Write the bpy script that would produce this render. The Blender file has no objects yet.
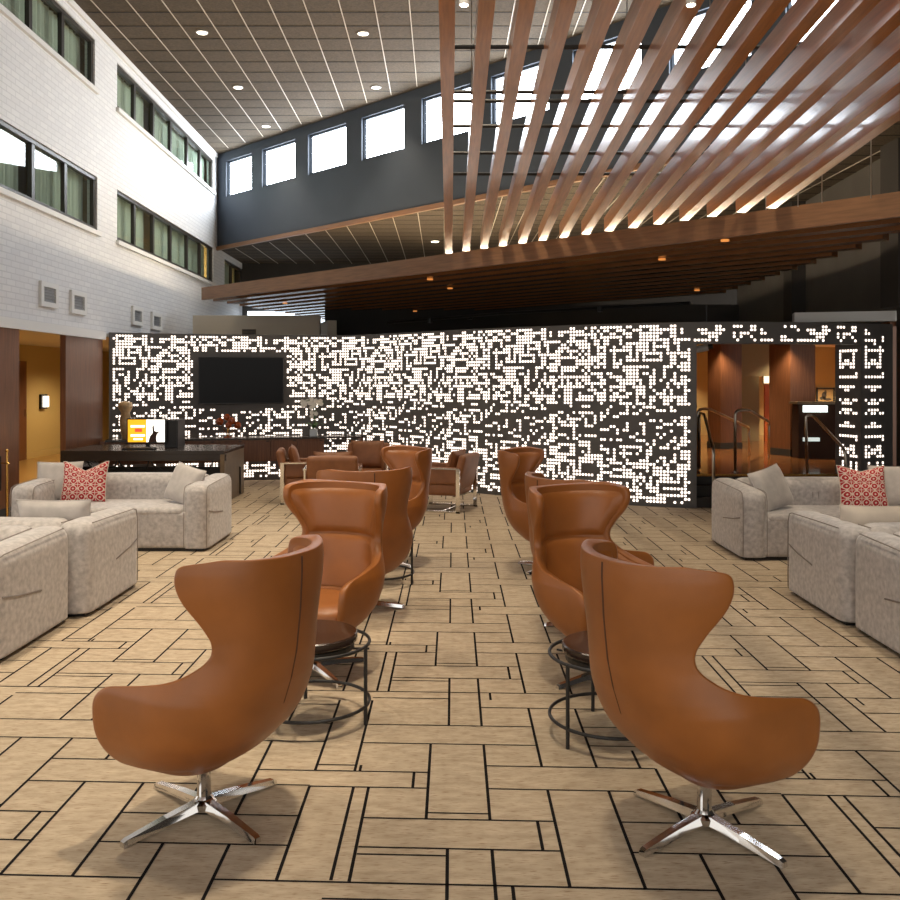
import bpy, math, random
from mathutils import Vector, Matrix
random.seed(7)
S = bpy.context.scene
COL = S.collection
PI = math.pi

# ------------------------------------------------------------------ camera, world, exposure
cd = bpy.data.cameras.new('camera'); cam = bpy.data.objects.new('camera', cd); COL.objects.link(cam)
cam.location = (0, 0, 1.7); cam.rotation_euler = (PI/2, 0, 0)
cd.sensor_width = 36; cd.sensor_fit = 'HORIZONTAL'; cd.lens = 36
cd.shift_y = -70/900; cd.clip_end = 200
S.camera = cam
wd = bpy.data.worlds.new('world'); S.world = wd; wd.use_nodes = True
bg = wd.node_tree.nodes['Background']; bg.inputs[0].default_value = (1.0, .96, .90, 1); bg.inputs[1].default_value = .95
S.view_settings.view_transform = 'Standard'; S.view_settings.look = 'None'
S.view_settings.gamma = 1; S.view_settings.use_curve_mapping = False
S.view_settings.exposure = 0.75

# ------------------------------------------------------------------ materials
def node_mat(name):
    m = bpy.data.materials.new(name); m.use_nodes = True
    nt = m.node_tree; return m, nt, nt.nodes['Principled BSDF']
def mat(name, col, rough=.5, metal=0, noise=0, nscale=8, stretch=(1,1,1), bump=0, bscale=60, spec=.5, sheen=0, coat=0):
    m, nt, p = node_mat(name)
    p.inputs['Base Color'].default_value = (*col, 1); p.inputs['Roughness'].default_value = rough
    p.inputs['Metallic'].default_value = metal; p.inputs['Specular IOR Level'].default_value = spec
    if sheen: p.inputs['Sheen Weight'].default_value = sheen
    if coat: p.inputs['Coat Weight'].default_value = coat; p.inputs['Coat Roughness'].default_value = .1
    if noise or bump:
        tc = nt.nodes.new('ShaderNodeTexCoord'); mp = nt.nodes.new('ShaderNodeMapping')
        mp.inputs['Scale'].default_value = stretch; nt.links.new(tc.outputs['Object'], mp.inputs[0])
    if noise:
        n = nt.nodes.new('ShaderNodeTexNoise'); n.inputs['Scale'].default_value = nscale; n.inputs['Detail'].default_value = 5
        nt.links.new(mp.outputs[0], n.inputs['Vector'])
        r = nt.nodes.new('ShaderNodeValToRGB'); e = r.color_ramp.elements
        e[0].position = .3; e[1].position = .7
        e[0].color = (*[c*(1-noise) for c in col], 1); e[1].color = (*[min(1, c*(1+noise)) for c in col], 1)
        nt.links.new(n.outputs['Fac'], r.inputs[0]); nt.links.new(r.outputs[0], p.inputs['Base Color'])
    if bump:
        n2 = nt.nodes.new('ShaderNodeTexNoise'); n2.inputs['Scale'].default_value = bscale; n2.inputs['Detail'].default_value = 3
        nt.links.new(mp.outputs[0], n2.inputs['Vector'])
        b = nt.nodes.new('ShaderNodeBump'); b.inputs['Strength'].default_value = bump; b.inputs['Distance'].default_value = .01
        nt.links.new(n2.outputs['Fac'], b.inputs['Height']); nt.links.new(b.outputs[0], p.inputs['Normal'])
    return m
def emit(name, col, s):
    m, nt, p = node_mat(name)
    p.inputs['Base Color'].default_value = (*[min(.8, c) for c in col], 1)
    p.inputs['Emission Color'].default_value = (*col, 1); p.inputs['Emission Strength'].default_value = s
    return m
def glass(name, tint, clear, rough=.03):
    m = bpy.data.materials.new(name); m.use_nodes = True; nt = m.node_tree; nt.nodes.clear()
    o = nt.nodes.new('ShaderNodeOutputMaterial'); a = nt.nodes.new('ShaderNodeBsdfTransparent'); a.inputs[0].default_value = (*tint, 1)
    g = nt.nodes.new('ShaderNodeBsdfGlossy'); g.inputs['Roughness'].default_value = rough
    x = nt.nodes.new('ShaderNodeMixShader'); x.inputs[0].default_value = 1-clear
    nt.links.new(a.outputs[0], x.inputs[1]); nt.links.new(g.outputs[0], x.inputs[2]); nt.links.new(x.outputs[0], o.inputs[0])
    return m
def carpet_mat():
    m, nt, p = node_mat('carpet_beige'); p.inputs['Roughness'].default_value = .95; p.inputs['Specular IOR Level'].default_value = .15
    tc = nt.nodes.new('ShaderNodeTexCoord')
    def noise(scale, sc, det, lo, hi):
        mp = nt.nodes.new('ShaderNodeMapping'); mp.inputs['Scale'].default_value = sc; nt.links.new(tc.outputs['Object'], mp.inputs[0])
        n = nt.nodes.new('ShaderNodeTexNoise'); n.inputs['Scale'].default_value = scale; n.inputs['Detail'].default_value = det
        nt.links.new(mp.outputs[0], n.inputs['Vector'])
        r = nt.nodes.new('ShaderNodeMapRange'); r.inputs[1].default_value = lo; r.inputs[2].default_value = hi
        nt.links.new(n.outputs['Fac'], r.inputs[0]); return r.outputs[0]
    a = noise(9, (1, 3, 1), 5, .3, .7); b = noise(22, (1, 9, 1), 6, .56, .72)
    x1 = nt.nodes.new('ShaderNodeMix'); x1.data_type = 'RGBA'
    x1.inputs['A'].default_value = (.40, .315, .22, 1); x1.inputs['B'].default_value = (.54, .44, .32, 1); nt.links.new(a, x1.inputs['Factor'])
    x2 = nt.nodes.new('ShaderNodeMix'); x2.data_type = 'RGBA'; nt.links.new(b, x2.inputs['Factor'])
    nt.links.new(x1.outputs['Result'], x2.inputs['A']); x2.inputs['B'].default_value = (.24, .15, .085, 1)
    nt.links.new(x2.outputs['Result'], p.inputs['Base Color'])
    n2 = nt.nodes.new('ShaderNodeTexNoise'); n2.inputs['Scale'].default_value = 400; nt.links.new(tc.outputs['Object'], n2.inputs['Vector'])
    bu = nt.nodes.new('ShaderNodeBump'); bu.inputs['Strength'].default_value = .35; bu.inputs['Distance'].default_value = .005
    nt.links.new(n2.outputs['Fac'], bu.inputs['Height']); nt.links.new(bu.outputs[0], p.inputs['Normal'])
    return m
def brick_mat():
    m, nt, p = node_mat('white_painted_brick'); p.inputs['Roughness'].default_value = .6
    tc = nt.nodes.new('ShaderNodeTexCoord'); sp = nt.nodes.new('ShaderNodeSeparateXYZ'); cb = nt.nodes.new('ShaderNodeCombineXYZ')
    nt.links.new(tc.outputs['Object'], sp.inputs[0]); nt.links.new(sp.outputs[1], cb.inputs[0]); nt.links.new(sp.outputs[2], cb.inputs[1])
    br = nt.nodes.new('ShaderNodeTexBrick'); br.inputs['Scale'].default_value = 1
    br.inputs['Brick Width'].default_value = .24; br.inputs['Row Height'].default_value = .08; br.inputs['Mortar Size'].default_value = .008
    br.inputs['Color1'].default_value = (.74, .74, .74, 1); br.inputs['Color2'].default_value = (.68, .68, .69, 1); br.inputs['Mortar'].default_value = (.60, .60, .61, 1)
    nt.links.new(cb.outputs[0], br.inputs['Vector']); nt.links.new(br.outputs['Color'], p.inputs['Base Color'])
    b = nt.nodes.new('ShaderNodeBump'); b.inputs['Strength'].default_value = .35; b.inputs['Distance'].default_value = .015; b.invert = True
    nt.links.new(br.outputs['Fac'], b.inputs['Height']); nt.links.new(b.outputs[0], p.inputs['Normal'])
    return m
def red_mat():
    m, nt, p = node_mat('red_lattice_cloth'); p.inputs['Roughness'].default_value = .85
    uv = nt.nodes.new('ShaderNodeUVMap'); uv.uv_map = 'UVMap'
    def M(op, a, b=None):
        n = nt.nodes.new('ShaderNodeMath'); n.operation = op
        for i, v in enumerate((a, b)):
            if v is None: continue
            if isinstance(v, (int, float)): n.inputs[i].default_value = v
            else: nt.links.new(v, n.inputs[i])
        return n.outputs[0]
    sp = nt.nodes.new('ShaderNodeSeparateXYZ'); nt.links.new(uv.outputs[0], sp.inputs[0])
    fx = M('SUBTRACT', M('FRACT', M('MULTIPLY', sp.outputs[0], 5.0)), .5); fy = M('SUBTRACT', M('FRACT', M('MULTIPLY', sp.outputs[1], 5.0)), .5)
    ax, ay = M('ABSOLUTE', fx), M('ABSOLUTE', fy)
    d1 = M('ABSOLUTE', M('SUBTRACT', M('ADD', ax, ay), .5))
    r = M('SQRT', M('ADD', M('MULTIPLY', fx, fx), M('MULTIPLY', fy, fy)))
    d2 = M('ABSOLUTE', M('SUBTRACT', r, .36)); d3 = M('SUBTRACT', M('ADD', ax, ay), .09)
    d4 = M('MINIMUM', M('SUBTRACT', .5, ax), M('SUBTRACT', .5, ay))
    w = M('MINIMUM', M('MINIMUM', d1, d2), M('MINIMUM', d3, M('ADD', d4, .01)))
    f = M('LESS_THAN', w, .042)
    x = nt.nodes.new('ShaderNodeMix'); x.data_type = 'RGBA'; nt.links.new(f, x.inputs['Factor'])
    x.inputs['A'].default_value = (.42, .018, .025, 1); x.inputs['B'].default_value = (.72, .6, .52, 1)
    nt.links.new(x.outputs['Result'], p.inputs['Base Color'])
    return m
CARPET = carpet_mat(); CLINE = mat('carpet_black_line', (.012, .010, .010), .95, spec=.1)
LEATHER = mat('cognac_leather', (.28, .092, .018), .42, noise=.12, nscale=6, bump=.06, bscale=220)
LEATHER2 = mat('tan_leather', (.24, .09, .032), .5, noise=.15, nscale=8, bump=.08, bscale=150)
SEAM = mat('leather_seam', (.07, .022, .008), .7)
CHROME = mat('polished_chrome', (.72, .71, .70), .09, 1)
SATIN = mat('satin_steel', (.5, .46, .40), .3, 1)
BLACKM = mat('black_powder_coat', (.012, .011, .011), .45)
TABLE = mat('dark_lacquer', (.03, .016, .011), .18, coat=.4)
VELVET = mat('greige_velvet', (.47, .435, .415), .75, noise=.24, nscale=26, bump=.15, bscale=40, sheen=.35)
VELVETC = mat('greige_cushion', (.49, .45, .42), .75, noise=.13, nscale=10, bump=.12, bscale=40, sheen=.35)
CREAM = mat('cream_cushion', (.62, .54, .45), .75, noise=.06, nscale=10, sheen=.3)
PIPING = mat('sofa_piping', (.27, .235, .21), .8)
RED = red_mat()
BRICK = brick_mat(); WHITE = mat('white_paint', (.72, .71, .69), .6); CREAMW = mat('cream_paint', (.62, .56, .46), .7)
CEIL = mat('black_acoustic_tile', (.072, .051, .030), .9, noise=.28, nscale=30, bump=.25, bscale=120)
TBAR = mat('white_ceiling_rail', (.46, .40, .32), .5); GROOVE = mat('ceiling_groove', (.012, .010, .009), .9)
SLATE = mat('slate_blue_paint', (.042, .054, .074), .6, noise=.06, nscale=2)
DARKW = mat('charcoal_paint', (.030, .026, .023), .7, noise=.1, nscale=2)
GREYW = mat('dark_grey_paint', (.085, .078, .07), .7, noise=.1, nscale=2)
WALNUT = mat('walnut_veneer', (.16, .062, .027), .38, noise=.28, nscale=5, stretch=(14, 14, .6))
WALNUTH = mat('walnut_veneer_crossgrain', (.15, .058, .026), .4, noise=.28, nscale=5, stretch=(.8, .8, 14))
SLATW = mat('cedar_slat', (.36, .135, .034), .3, noise=.2, nscale=4, stretch=(12, .5, 12), coat=.5)
CANW = mat('walnut_canopy_slat', (.20, .09, .036), .24, noise=.12, nscale=2, stretch=(1, 1, 1))
FASC = mat('walnut_fascia', (.22, .11, .052), .45, noise=.2, nscale=3, stretch=(1, 1, 14))
LEDP = mat('graphite_panel', (.11, .104, .10), .6)
LEDE = emit('lit_pixel', (1.0, .84, .72), 1.7)
SKYP = emit('daylit_pane', (.86, .93, 1.0), 12.0)
SKYD = emit('dim_daylit_pane', (.8, .9, 1.0), 1.6)
GLASSW = glass('green_window_glass', (.78, .86, .80), .80)
CURT = mat('sheer_curtain', (.64, .67, .60), .9); FRAMEM = mat('bronze_aluminium', (.045, .038, .033), .4, .3)
YELLOW = mat('ochre_wall', (.50, .36, .15), .7); OLIVE = mat('olive_wall', (.30, .23, .12), .7); ORANGE = mat('orange_door', (.60, .12, .012), .5)
LOBF = mat('polished_amber_floor', (.26, .10, .032), .14, noise=.25, nscale=3)
BLACKG = mat('black_screen', (.003, .003, .004), .25, spec=.12); BLACKP = mat('black_plastic', (.012, .012, .013), .4)
BRONZE = mat('bronze_laminate', (.16, .11, .06), .5, .1, noise=.15, nscale=5); DESKT = mat('dark_desk_laminate', (.04, .03, .024), .25)
BRASS = mat('brass', (.7, .42, .12), .25, 1)
LAMPW = emit('warm_lamp_disc', (1.0, .86, .66), 12.0); LAMPO = emit('amber_lamp_disc', (1.0, .35, .08), .4)
SCRY = emit('screen_yellow', (1.0, .42, .015), .75); SCRW = emit('screen_white', (1.0, .93, .80), 1.2); SCRR = emit('screen_red', (.9, .06, .03), .9); SCRB = mat('screen_brown', (.05, .016, .008), .5)
AMBER = mat('amber_glass', (.30, .055, .008), .1, coat=.5); TANV = mat('tan_ceramic', (.55, .36, .18), .4, noise=.3, nscale=12)
PETAL = mat('white_petal', (.82, .80, .74), .6); LEAF = mat('dark_leaf', (.05, .12, .03), .5); POTG = mat('pale_glazed_pot', (.62, .68, .72), .25)
GLOWG = emit('lit_glass', (.85, 1.0, .95), 1.1); PAPER = mat('print_paper', (.30, .19, .07), .7); INK = mat('print_ink', (.06, .045, .03), .8)
GRILLE = mat('grey_grille', (.33, .34, .35), .6)

# ------------------------------------------------------------------ mesh helpers
class MB:
    def __init__(s): s.v = []; s.f = []; s.m = []; s.uv = None
    def add(s, vs, fs, mi=0):
        o = len(s.v); s.v += [tuple(p) for p in vs]
        for f in fs: s.f.append([o+i for i in f]); s.m.append(mi)
    def quad(s, a, b, c, d, mi=0): s.add([a, b, c, d], [(0, 1, 2, 3)], mi)
    def box(s, c, size, rz=0, mi=0, R=None):
        x, y, z = [k/2 for k in size]
        vs = [(i*x, j*y, k*z) for i in (-1, 1) for j in (-1, 1) for k in (-1, 1)]
        R = R or Matrix.Rotation(rz, 3, 'Z'); c = Vector(c)
        s.add([c + R @ Vector(p) for p in vs], [(0, 1, 3, 2), (4, 6, 7, 5), (0, 4, 5, 1), (2, 3, 7, 6), (0, 2, 6, 4), (1, 5, 7, 3)], mi)
    def bar(s, a, b, w, h, mi=0):      # rectangular bar between two points, w horizontal, h the other way
        a, b = Vector(a), Vector(b); d = (b-a); L = d.length; d.normalize()
        up = Vector((0, 0, 1)) if abs(d.z) < .95 else Vector((0, 1, 0))
        x = d.cross(up).normalized(); z = x.cross(d)
        R = Matrix((x, d, z)).transposed(); s.box((a+b)/2, (w, L, h), R=R, mi=mi)
    def tube(s, path, r, n=8, closed=False, mi=0):
        P = [Vector(p) for p in path]; m = len(P); rings = []
        nrm = None
        for i in range(m):
            if closed: t = P[(i+1) % m]-P[i-1]
            else: t = P[min(i+1, m-1)]-P[max(i-1, 0)]
            t.normalize()
            if nrm is None: nrm = t.orthogonal().normalized()
            nrm = (nrm - t*nrm.dot(t)).normalized(); bn = t.cross(nrm)
            rr = r[i] if isinstance(r, (list, tuple)) else r
            rings.append([P[i]+nrm*rr*math.cos(2*PI*k/n)+bn*rr*math.sin(2*PI*k/n) for k in range(n)])
        vs = [p for g in rings for p in g]; fs = []
        for i in range(m if closed else m-1):
            j = (i+1) % m
            for k in range(n): fs.append((i*n+k, i*n+(k+1) % n, j*n+(k+1) % n, j*n+k))
        if not closed: fs += [tuple(range(n-1, -1, -1)), tuple((m-1)*n+k for k in range(n))]
        s.add(vs, fs, mi)
    def lathe(s, prof, c=(0, 0, 0), n=24, mi=0):
        vs = [(c[0]+r*math.cos(2*PI*k/n), c[1]+r*math.sin(2*PI*k/n), c[2]+z) for r, z in prof for k in range(n)]
        fs = [(i*n+k, i*n+(k+1) % n, (i+1)*n+(k+1) % n, (i+1)*n+k) for i in range(len(prof)-1) for k in range(n)]
        fs += [tuple(range(n-1, -1, -1)), tuple((len(prof)-1)*n+k for k in range(n))]
        s.add(vs, fs, mi)
    def ring(s, c, R, r, n=40, mi=0): s.tube([(c[0]+R*math.cos(2*PI*k/n), c[1]+R*math.sin(2*PI*k/n), c[2]) for k in range(n)], r, 8, True, mi)
    def ball(s, c, r, n=10, sz=1.0, mi=0):
        k = n//2+1
        s.lathe([(max(.0005, r*math.sin(PI*i/k)), -r*sz*math.cos(PI*i/k)) for i in range(k+1)], c, n, mi)
    def rbox(s, c, size, r, n=8, bulge=0, mi=0):   # soft block with rounded edges and a slight swell
        h = Vector(size)/2; c = Vector(c)
        for ax in range(3):
            for sg in (-1, 1):
                vs = []
                a1, a2 = (ax+1) % 3, (ax+2) % 3
                def cs(k, hh):
                    # denser near the edges so the rounding is smooth
                    q = k/n
                    e = min(.45, r*1.3/max(hh*2, 1e-6))
                    m = n//3
                    if k <= m: return -hh + (k/m)*e*2*hh
                    if k >= n-m: return hh - ((n-k)/m)*e*2*hh
                    return -hh+e*2*hh + (k-m)/(n-2*m)*(2*hh-4*e*hh)
                for i in range(n+1):
                    for j in range(n+1):
                        p = Vector((0, 0, 0)); p[ax] = sg*h[ax]; p[a1] = cs(i, h[a1]); p[a2] = cs(j, h[a2])
                        q = Vector([max(-(h[k]-r), min(h[k]-r, p[k])) for k in range(3)])
                        d = p-q
                        if d.length > 1e-9: p = q+d.normalized()*r
                        if bulge:
                            for k in range(3):
                                o = 1.0
                                for l in range(3):
                                    if l != k: o *= max(0, 1-(p[l]/h[l])**2)
                                p[k] += bulge*o*(p[k]/h[k])
                        vs.append(c+p)
                fs = []
                for i in range(n):
                    for j in range(n):
                        a = i*(n+1)+j; f = (a, a+n+1, a+n+2, a+1)
                        fs.append(f if sg > 0 else f[::-1])
                s.add(vs, fs, mi)
    def grid(s, P, mi=0, flip=False):
        m, n = len(P), len(P[0])
        fs = [(i*n+j, i*n+j+1, (i+1)*n+j+1, (i+1)*n+j) for i in range(m-1) for j in range(n-1)]
        if flip: fs = [f[::-1] for f in fs]
        s.add([p for r in P for p in r], fs, mi)
    def build(s, name, mats, parent=None, smooth=False, origin=None, weld=False, mods=None):
        if not isinstance(mats, (list, tuple)): mats = [mats]
        if origin is None and parent is not None and parent.get('_w'): origin = parent.location
        o = Vector(origin) if origin is not None else Vector((0, 0, 0))
        vs = [Vector(p)-o for p in s.v]
        me = bpy.data.meshes.new(name); me.from_pydata(vs, [], s.f)
        for m in mats: me.materials.append(m)
        me.polygons.foreach_set('material_index', s.m)
        if smooth: me.polygons.foreach_set('use_smooth', [True]*len(s.f))
        if s.uv:
            l = me.uv_layers.new(name='UVMap')
            for poly in me.polygons:
                for li in poly.loop_indices: l.data[li].uv = s.uv[me.loops[li].vertex_index]
        me.update()
        ob = bpy.data.objects.new(name, me); COL.objects.link(ob)
        if parent is not None: ob.parent = parent
        elif origin is not None: ob.location = o
        if weld:
            import bmesh
            bm = bmesh.new(); bm.from_mesh(me); bmesh.ops.remove_doubles(bm, verts=bm.verts, dist=1e-4)
            bmesh.ops.recalc_face_normals(bm, faces=bm.faces); bm.to_mesh(me); bm.free()
        for md in mods or []:
            q = ob.modifiers.new(md[0], md[1])
            for k, v in md[2].items(): setattr(q, k, v)
        return ob
def tag(o, label=None, cat=None, group=None, kind=None):
    if label: o['label'] = label
    if cat: o['category'] = cat
    if group: o['group'] = group
    if kind: o['kind'] = kind
    return o
def thing(name, label, cat, loc=(0, 0, 0), rz=0, group=None, kind=None, world=False):
    o = bpy.data.objects.new(name, None); COL.objects.link(o); o.empty_display_size = .1
    o.location = loc; o.rotation_euler = (0, 0, rz)
    if world: o['_w'] = 1            # its parts are given in room coordinates
    return tag(o, label, cat, group, kind)
def struct(o, label, cat): return tag(o, label, cat, kind='structure')
def dup(root, loc, rz, label, group=None):
    r = root.copy(); COL.objects.link(r); r.location = loc; r.rotation_euler = (0, 0, rz); r['label'] = label
    if group: r['group'] = group
    for ch in list(root.children):
        c = ch.copy(); COL.objects.link(c); c.parent = r
        for g in list(ch.children):
            d = g.copy(); COL.objects.link(d); d.parent = c
    return r
BEV = lambda w, n=2: ('bevel', 'BEVEL', dict(width=w, segments=n, limit_method='ANGLE'))
def P(px, py, Z): return Vector(((px-450)*Z/900, Z, 1.7-(py-380)*Z/900))
def lerp(tab, z):
    for a, b in zip(tab, tab[1:]):
        if z <= b[0]:
            k = max(0, (z-a[0])/(b[0]-a[0])); return a[1]+(b[1]-a[1])*k
    return tab[-1][1]

# ------------------------------------------------------------------ carpet floor
fl = MB()
fl.quad((-10, -4, 0), (9, -4, 0), (9, 30, 0), (-10, 30, 0))
PU, PV, KS = 1.948, 1.865, .04
VL = [(-.60, 3.03, 3.742), (-.60, 3.893, 4.757), (-.415, 3.04, 3.738), (-.352, 3.035, 3.738), (-.427, 3.893, 4.757), (-.405, 3.893, 3.955), (-.168, 3.742, 3.893), (-.104, 3.48, 4.2),
      (-.02, 4.43, 5.125), (.141, 4.43, 5.125), (.143, 3.48, 4.2), (.2, 4.785, 4.895), (.325, 3.262, 3.478), (.39, 3.97, 4.675), (.392, 3.03, 3.747), (.63, 3.97, 4.675), (.643, 3.03, 3.747),
      (.82, 3.975, 4.16), (.885, 3.485, 3.97), (.885, 4.43, 5.125), (1.096, 3.485, 4.21), (1.13, 4.43, 5.125)]
HL = [(3.213, -.345, -.02), (3.262, -.345, .39), (3.262, .643, 1.348), (3.48, -.35, .39), (3.485, .643, 1.348), (3.53, -.104, .143), (3.742, -.60, -.104), (3.747, .143, .885), (3.75, 1.096, 1.348),
      (3.893, -.60, -.104), (3.893, 1.096, 1.348), (3.953, -.60, -.427), (3.97, .143, .885), (4.2, -.427, .39), (4.205, .63, 1.348), (4.425, -.427, .39), (4.43, .63, 1.348),
      (4.675, .141, .885), (4.797, -.43, -.02), (4.895, -.60, .885), (4.895, 1.13, 1.348), (4.69, 1.13, 1.348)]
LW = .0062
def fl_line(u0, u1, v0, v1):
    q = []
    for u, v in ((u0, v0), (u1, v0), (u1, v1), (u0, v1)):
        q.append((u+.0033*v, v-KS*u, .0012))
    if all(-7 < p[0] < 7 and 1.5 < p[1] < 16.5 for p in q): fl.quad(*q, mi=1)
for i in range(-4, 4):
    for j in range(-2, 8):
        for u, a, b in VL: fl_line(u+i*PU-LW, u+i*PU+LW, a+j*PV, b+j*PV)
        for v, a, b in HL: fl_line(a+i*PU, b+i*PU, v+j*PV-LW*.8, v+j*PV+LW*.8)
struct(fl.build('floor', [CARPET, CLINE]), 'beige carpet floor crossed by black staggered rectangle lines', 'floor')

# ------------------------------------------------------------------ walls with openings
def wall_openings(mb, o, d, n, t0, t1, z0, z1, ops, depth, mi=0):
    """wall face through point o along unit d, reveals pushed back along n by depth"""
    o, d, n = Vector(o), Vector(d), Vector(n)
    def pt(t, z, k=0): return o+d*t+n*k+Vector((0, 0, z))
    ts = sorted({t0, t1, *[q for a in ops for q in a[:2]]}); zs = sorted({z0, z1, *[q for a in ops for q in a[2:]]})
    for a, b in zip(ts, ts[1:]):
        for c, e in zip(zs, zs[1:]):
            tm, zm = (a+b)/2, (c+e)/2
            if any(p[0] < tm < p[1] and p[2] < zm < p[3] for p in ops): continue
            mb.quad(pt(a, c), pt(b, c), pt(b, e), pt(a, e), mi)
    for a, b, c, e in ops:
        for p, q in (((a, c), (b, c)), ((b, c), (b, e)), ((b, e), (a, e)), ((a, e), (a, c))):
            mb.quad(pt(*p), pt(*q), pt(*q, depth), pt(*p, depth), mi)
KL = -.0222
def LX(y): return -5.25+KL*y
lo, ld, ln = Vector((-5.25, 0, 0)), Vector((KL, 1, 0)), Vector((-1, KL, 0))
def LP(y, z, k=0): return Vector((LX(y)-k, y, z))
groups = [(8.95, 14.2, 4.05, 4.90, [9.95, 10.99, 11.98, 13.05]), (15.1, 21.8, 4.05, 4.90, [16.1, 17.2, 18.35, 19.6, 20.7]),
          (8.95, 14.1, 6.27, 7.03, [9.95, 10.99, 11.9, 12.95]), (15.1, 21.8, 6.27, 7.03, [16.1, 17.2, 18.35, 19.6, 20.7]),
          (23.0, 28.6, 4.05, 4.80, [24.0, 25.1, 26.2, 27.3])]
CZ = 7.25
wl = MB()
wall_openings(wl, lo, ld, ln, -3, 29.5, 2.4, CZ+.02, [g[:4] for g in groups], .16)
struct(wl.build('wall_left', BRICK), 'tall white painted brick wall with two rows of windows', 'wall')
tr = MB()
for g in groups:
    a, b, c, e = g[:4]
    tr.bar(LP(a-.06, c-.045, -.02), LP(b+.06, c-.045, -.02), .07, .07)
tr.bar(LP(-3, 2.41, -.015), LP(14.46, 2.41, -.015), .06, .13); tr.bar(LP(-3, CZ-.05, -.02), LP(22.1, CZ-.05, -.02), .05, .09)
struct(tr.build('trim_1', WHITE), 'white sill and edge mouldings of the brick wall', 'trim')
bk = MB(); bk.quad((-7.2, -3, 2.6), (-7.2, 30, 2.6), (-7.2, 30, 7.4), (-7.2, -3, 7.4))
for z in (2.6, 5.6, 7.4): bk.quad((-7.2, -3, z), (-5.35, -3, z), (-6.0, 30, z), (-7.2, 30, z))
struct(bk.build('wall_guest_rooms', OLIVE), 'dim room walls behind the upper windows', 'wall')
wnames = ['lower window band nearest the camera on the white brick wall', 'lower window band towards the slate wall on the white brick wall', 'upper window band nearest the camera under the ceiling edge',
          'upper window band towards the slate wall under the ceiling edge', 'warm lit window band beyond the slate wall above the canopy']
for k, (a, b, c, e, ms) in enumerate(groups):
    w = thing('window_%d' % (k+1), wnames[k], 'window', LP((a+b)/2, c), kind='structure', world=True)
    fr = MB(); h = .06
    for y in [a+.03]+ms+[b-.03]: fr.bar(LP(y, c, h), LP(y, e, h), .06, .09)
    fr.bar(LP(a, c+.03, h), LP(b, c+.03, h), .08, .06); fr.bar(LP(a, e-.03, h), LP(b, e-.03, h), .08, .06)
    fr.build('window_frame', FRAMEM, w)
    gl = MB(); gl.quad(LP(a, c, .075), LP(b, c, .075), LP(b, e, .075), LP(a, e, .075)); gl.build('glazing', GLASSW, w)
    cu = MB(); edges = [a]+ms+[b]
    for q, (y0, y1) in enumerate(zip(edges, edges[1:])):
        if (k, q) in ((0, 3), (1, 2), (3, 2), (0, 1)): y0 = y0+(y1-y0)*.45
        if k == 4: y1 = y0+(y1-y0)*.4
        n = 40; rows = []
        for z in (c-.02, e+.02): rows.append([LP(y0+(y1-y0)*i/n, z, .24+.025*math.sin(i*1.3)+.012*math.sin(i*3.1)) for i in range(n+1)])
        cu.grid(rows)
    cu.build('curtain', CURT, w, smooth=True)

# slate clerestory wall at 45 degrees
cd_ = Vector((.711, -.703, 0)); co = Vector((-5.74, 22.2, 0)); cn = Vector((.703, .711, 0))
def tpx(px): r = (px-450)/900; return (22.2*r+5.74)/(.711+.703*r)
BZ = 4.96
cw = [(tpx(a), tpx(b), 6.16, 7.03) for a, b in ((226, 251.5), (262, 295), (308, 346), (361.5, 404), (421.5, 470.5), (491, 549))]
t_ = cw[-1][0]; st = cw[-1][0]-cw[-2][0]; wid = cw[-1][1]-cw[-1][0]
for k in range(1, 9): cw.append((t_+st*k, t_+st*k+wid, 6.16, 7.03))
cl = MB(); wall_openings(cl, co, cd_, cn, -.3, 20.5, BZ, CZ+.02, cw, .18)
cl.quad(*[co+cd_*t+cn*k+Vector((0, 0, BZ)) for t, k in ((-.3, 0), (20.5, 0), (20.5, .3), (-.3, .3))])
struct(cl.build('wall_clerestory', SLATE), 'slate blue upper wall with a row of daylit clerestory windows', 'wall')
bt = MB(); bt.bar(co+cd_*-.2-cn*.03+Vector((0, 0, BZ-.03)), co+cd_*20.4-cn*.03+Vector((0, 0, BZ-.03)), .08, .09)
struct(bt.build('trim_2', FASC), 'brown trim along the bottom edge of the slate wall', 'trim')
for k, (a, b, c, e) in enumerate(cw):
    w = thing('window_%d' % (k+6), '%s bright clerestory window in the slate wall, counting from its left end' % ['first', 'second', 'third', 'fourth', 'fifth', 'sixth', 'seventh', 'eighth', 'ninth', 'tenth', 'eleventh', 'twelfth', 'thirteenth', 'fourteenth'][k], 'window', co+cd_*((a+b)/2)+Vector((0, 0, c)), kind='structure', world=True)
    q = MB(); pt = lambda t, z, kk: co+cd_*t+cn*kk+Vector((0, 0, z))
    q.quad(pt(a, c, .12), pt(b, c, .12), pt(b, e, .12), pt(a, e, .12)); q.build('pane', SKYP, w)
    f = MB()
    for t in (a+.02, b-.02): f.bar(pt(t, c, .08), pt(t, e, .08), .05, .05)
    for z in (c+.02, e-.02): f.bar(pt(a, z, .08), pt(b, z, .08), .05, .05)
    f.build('window_frame', SLATE, w)

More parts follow.
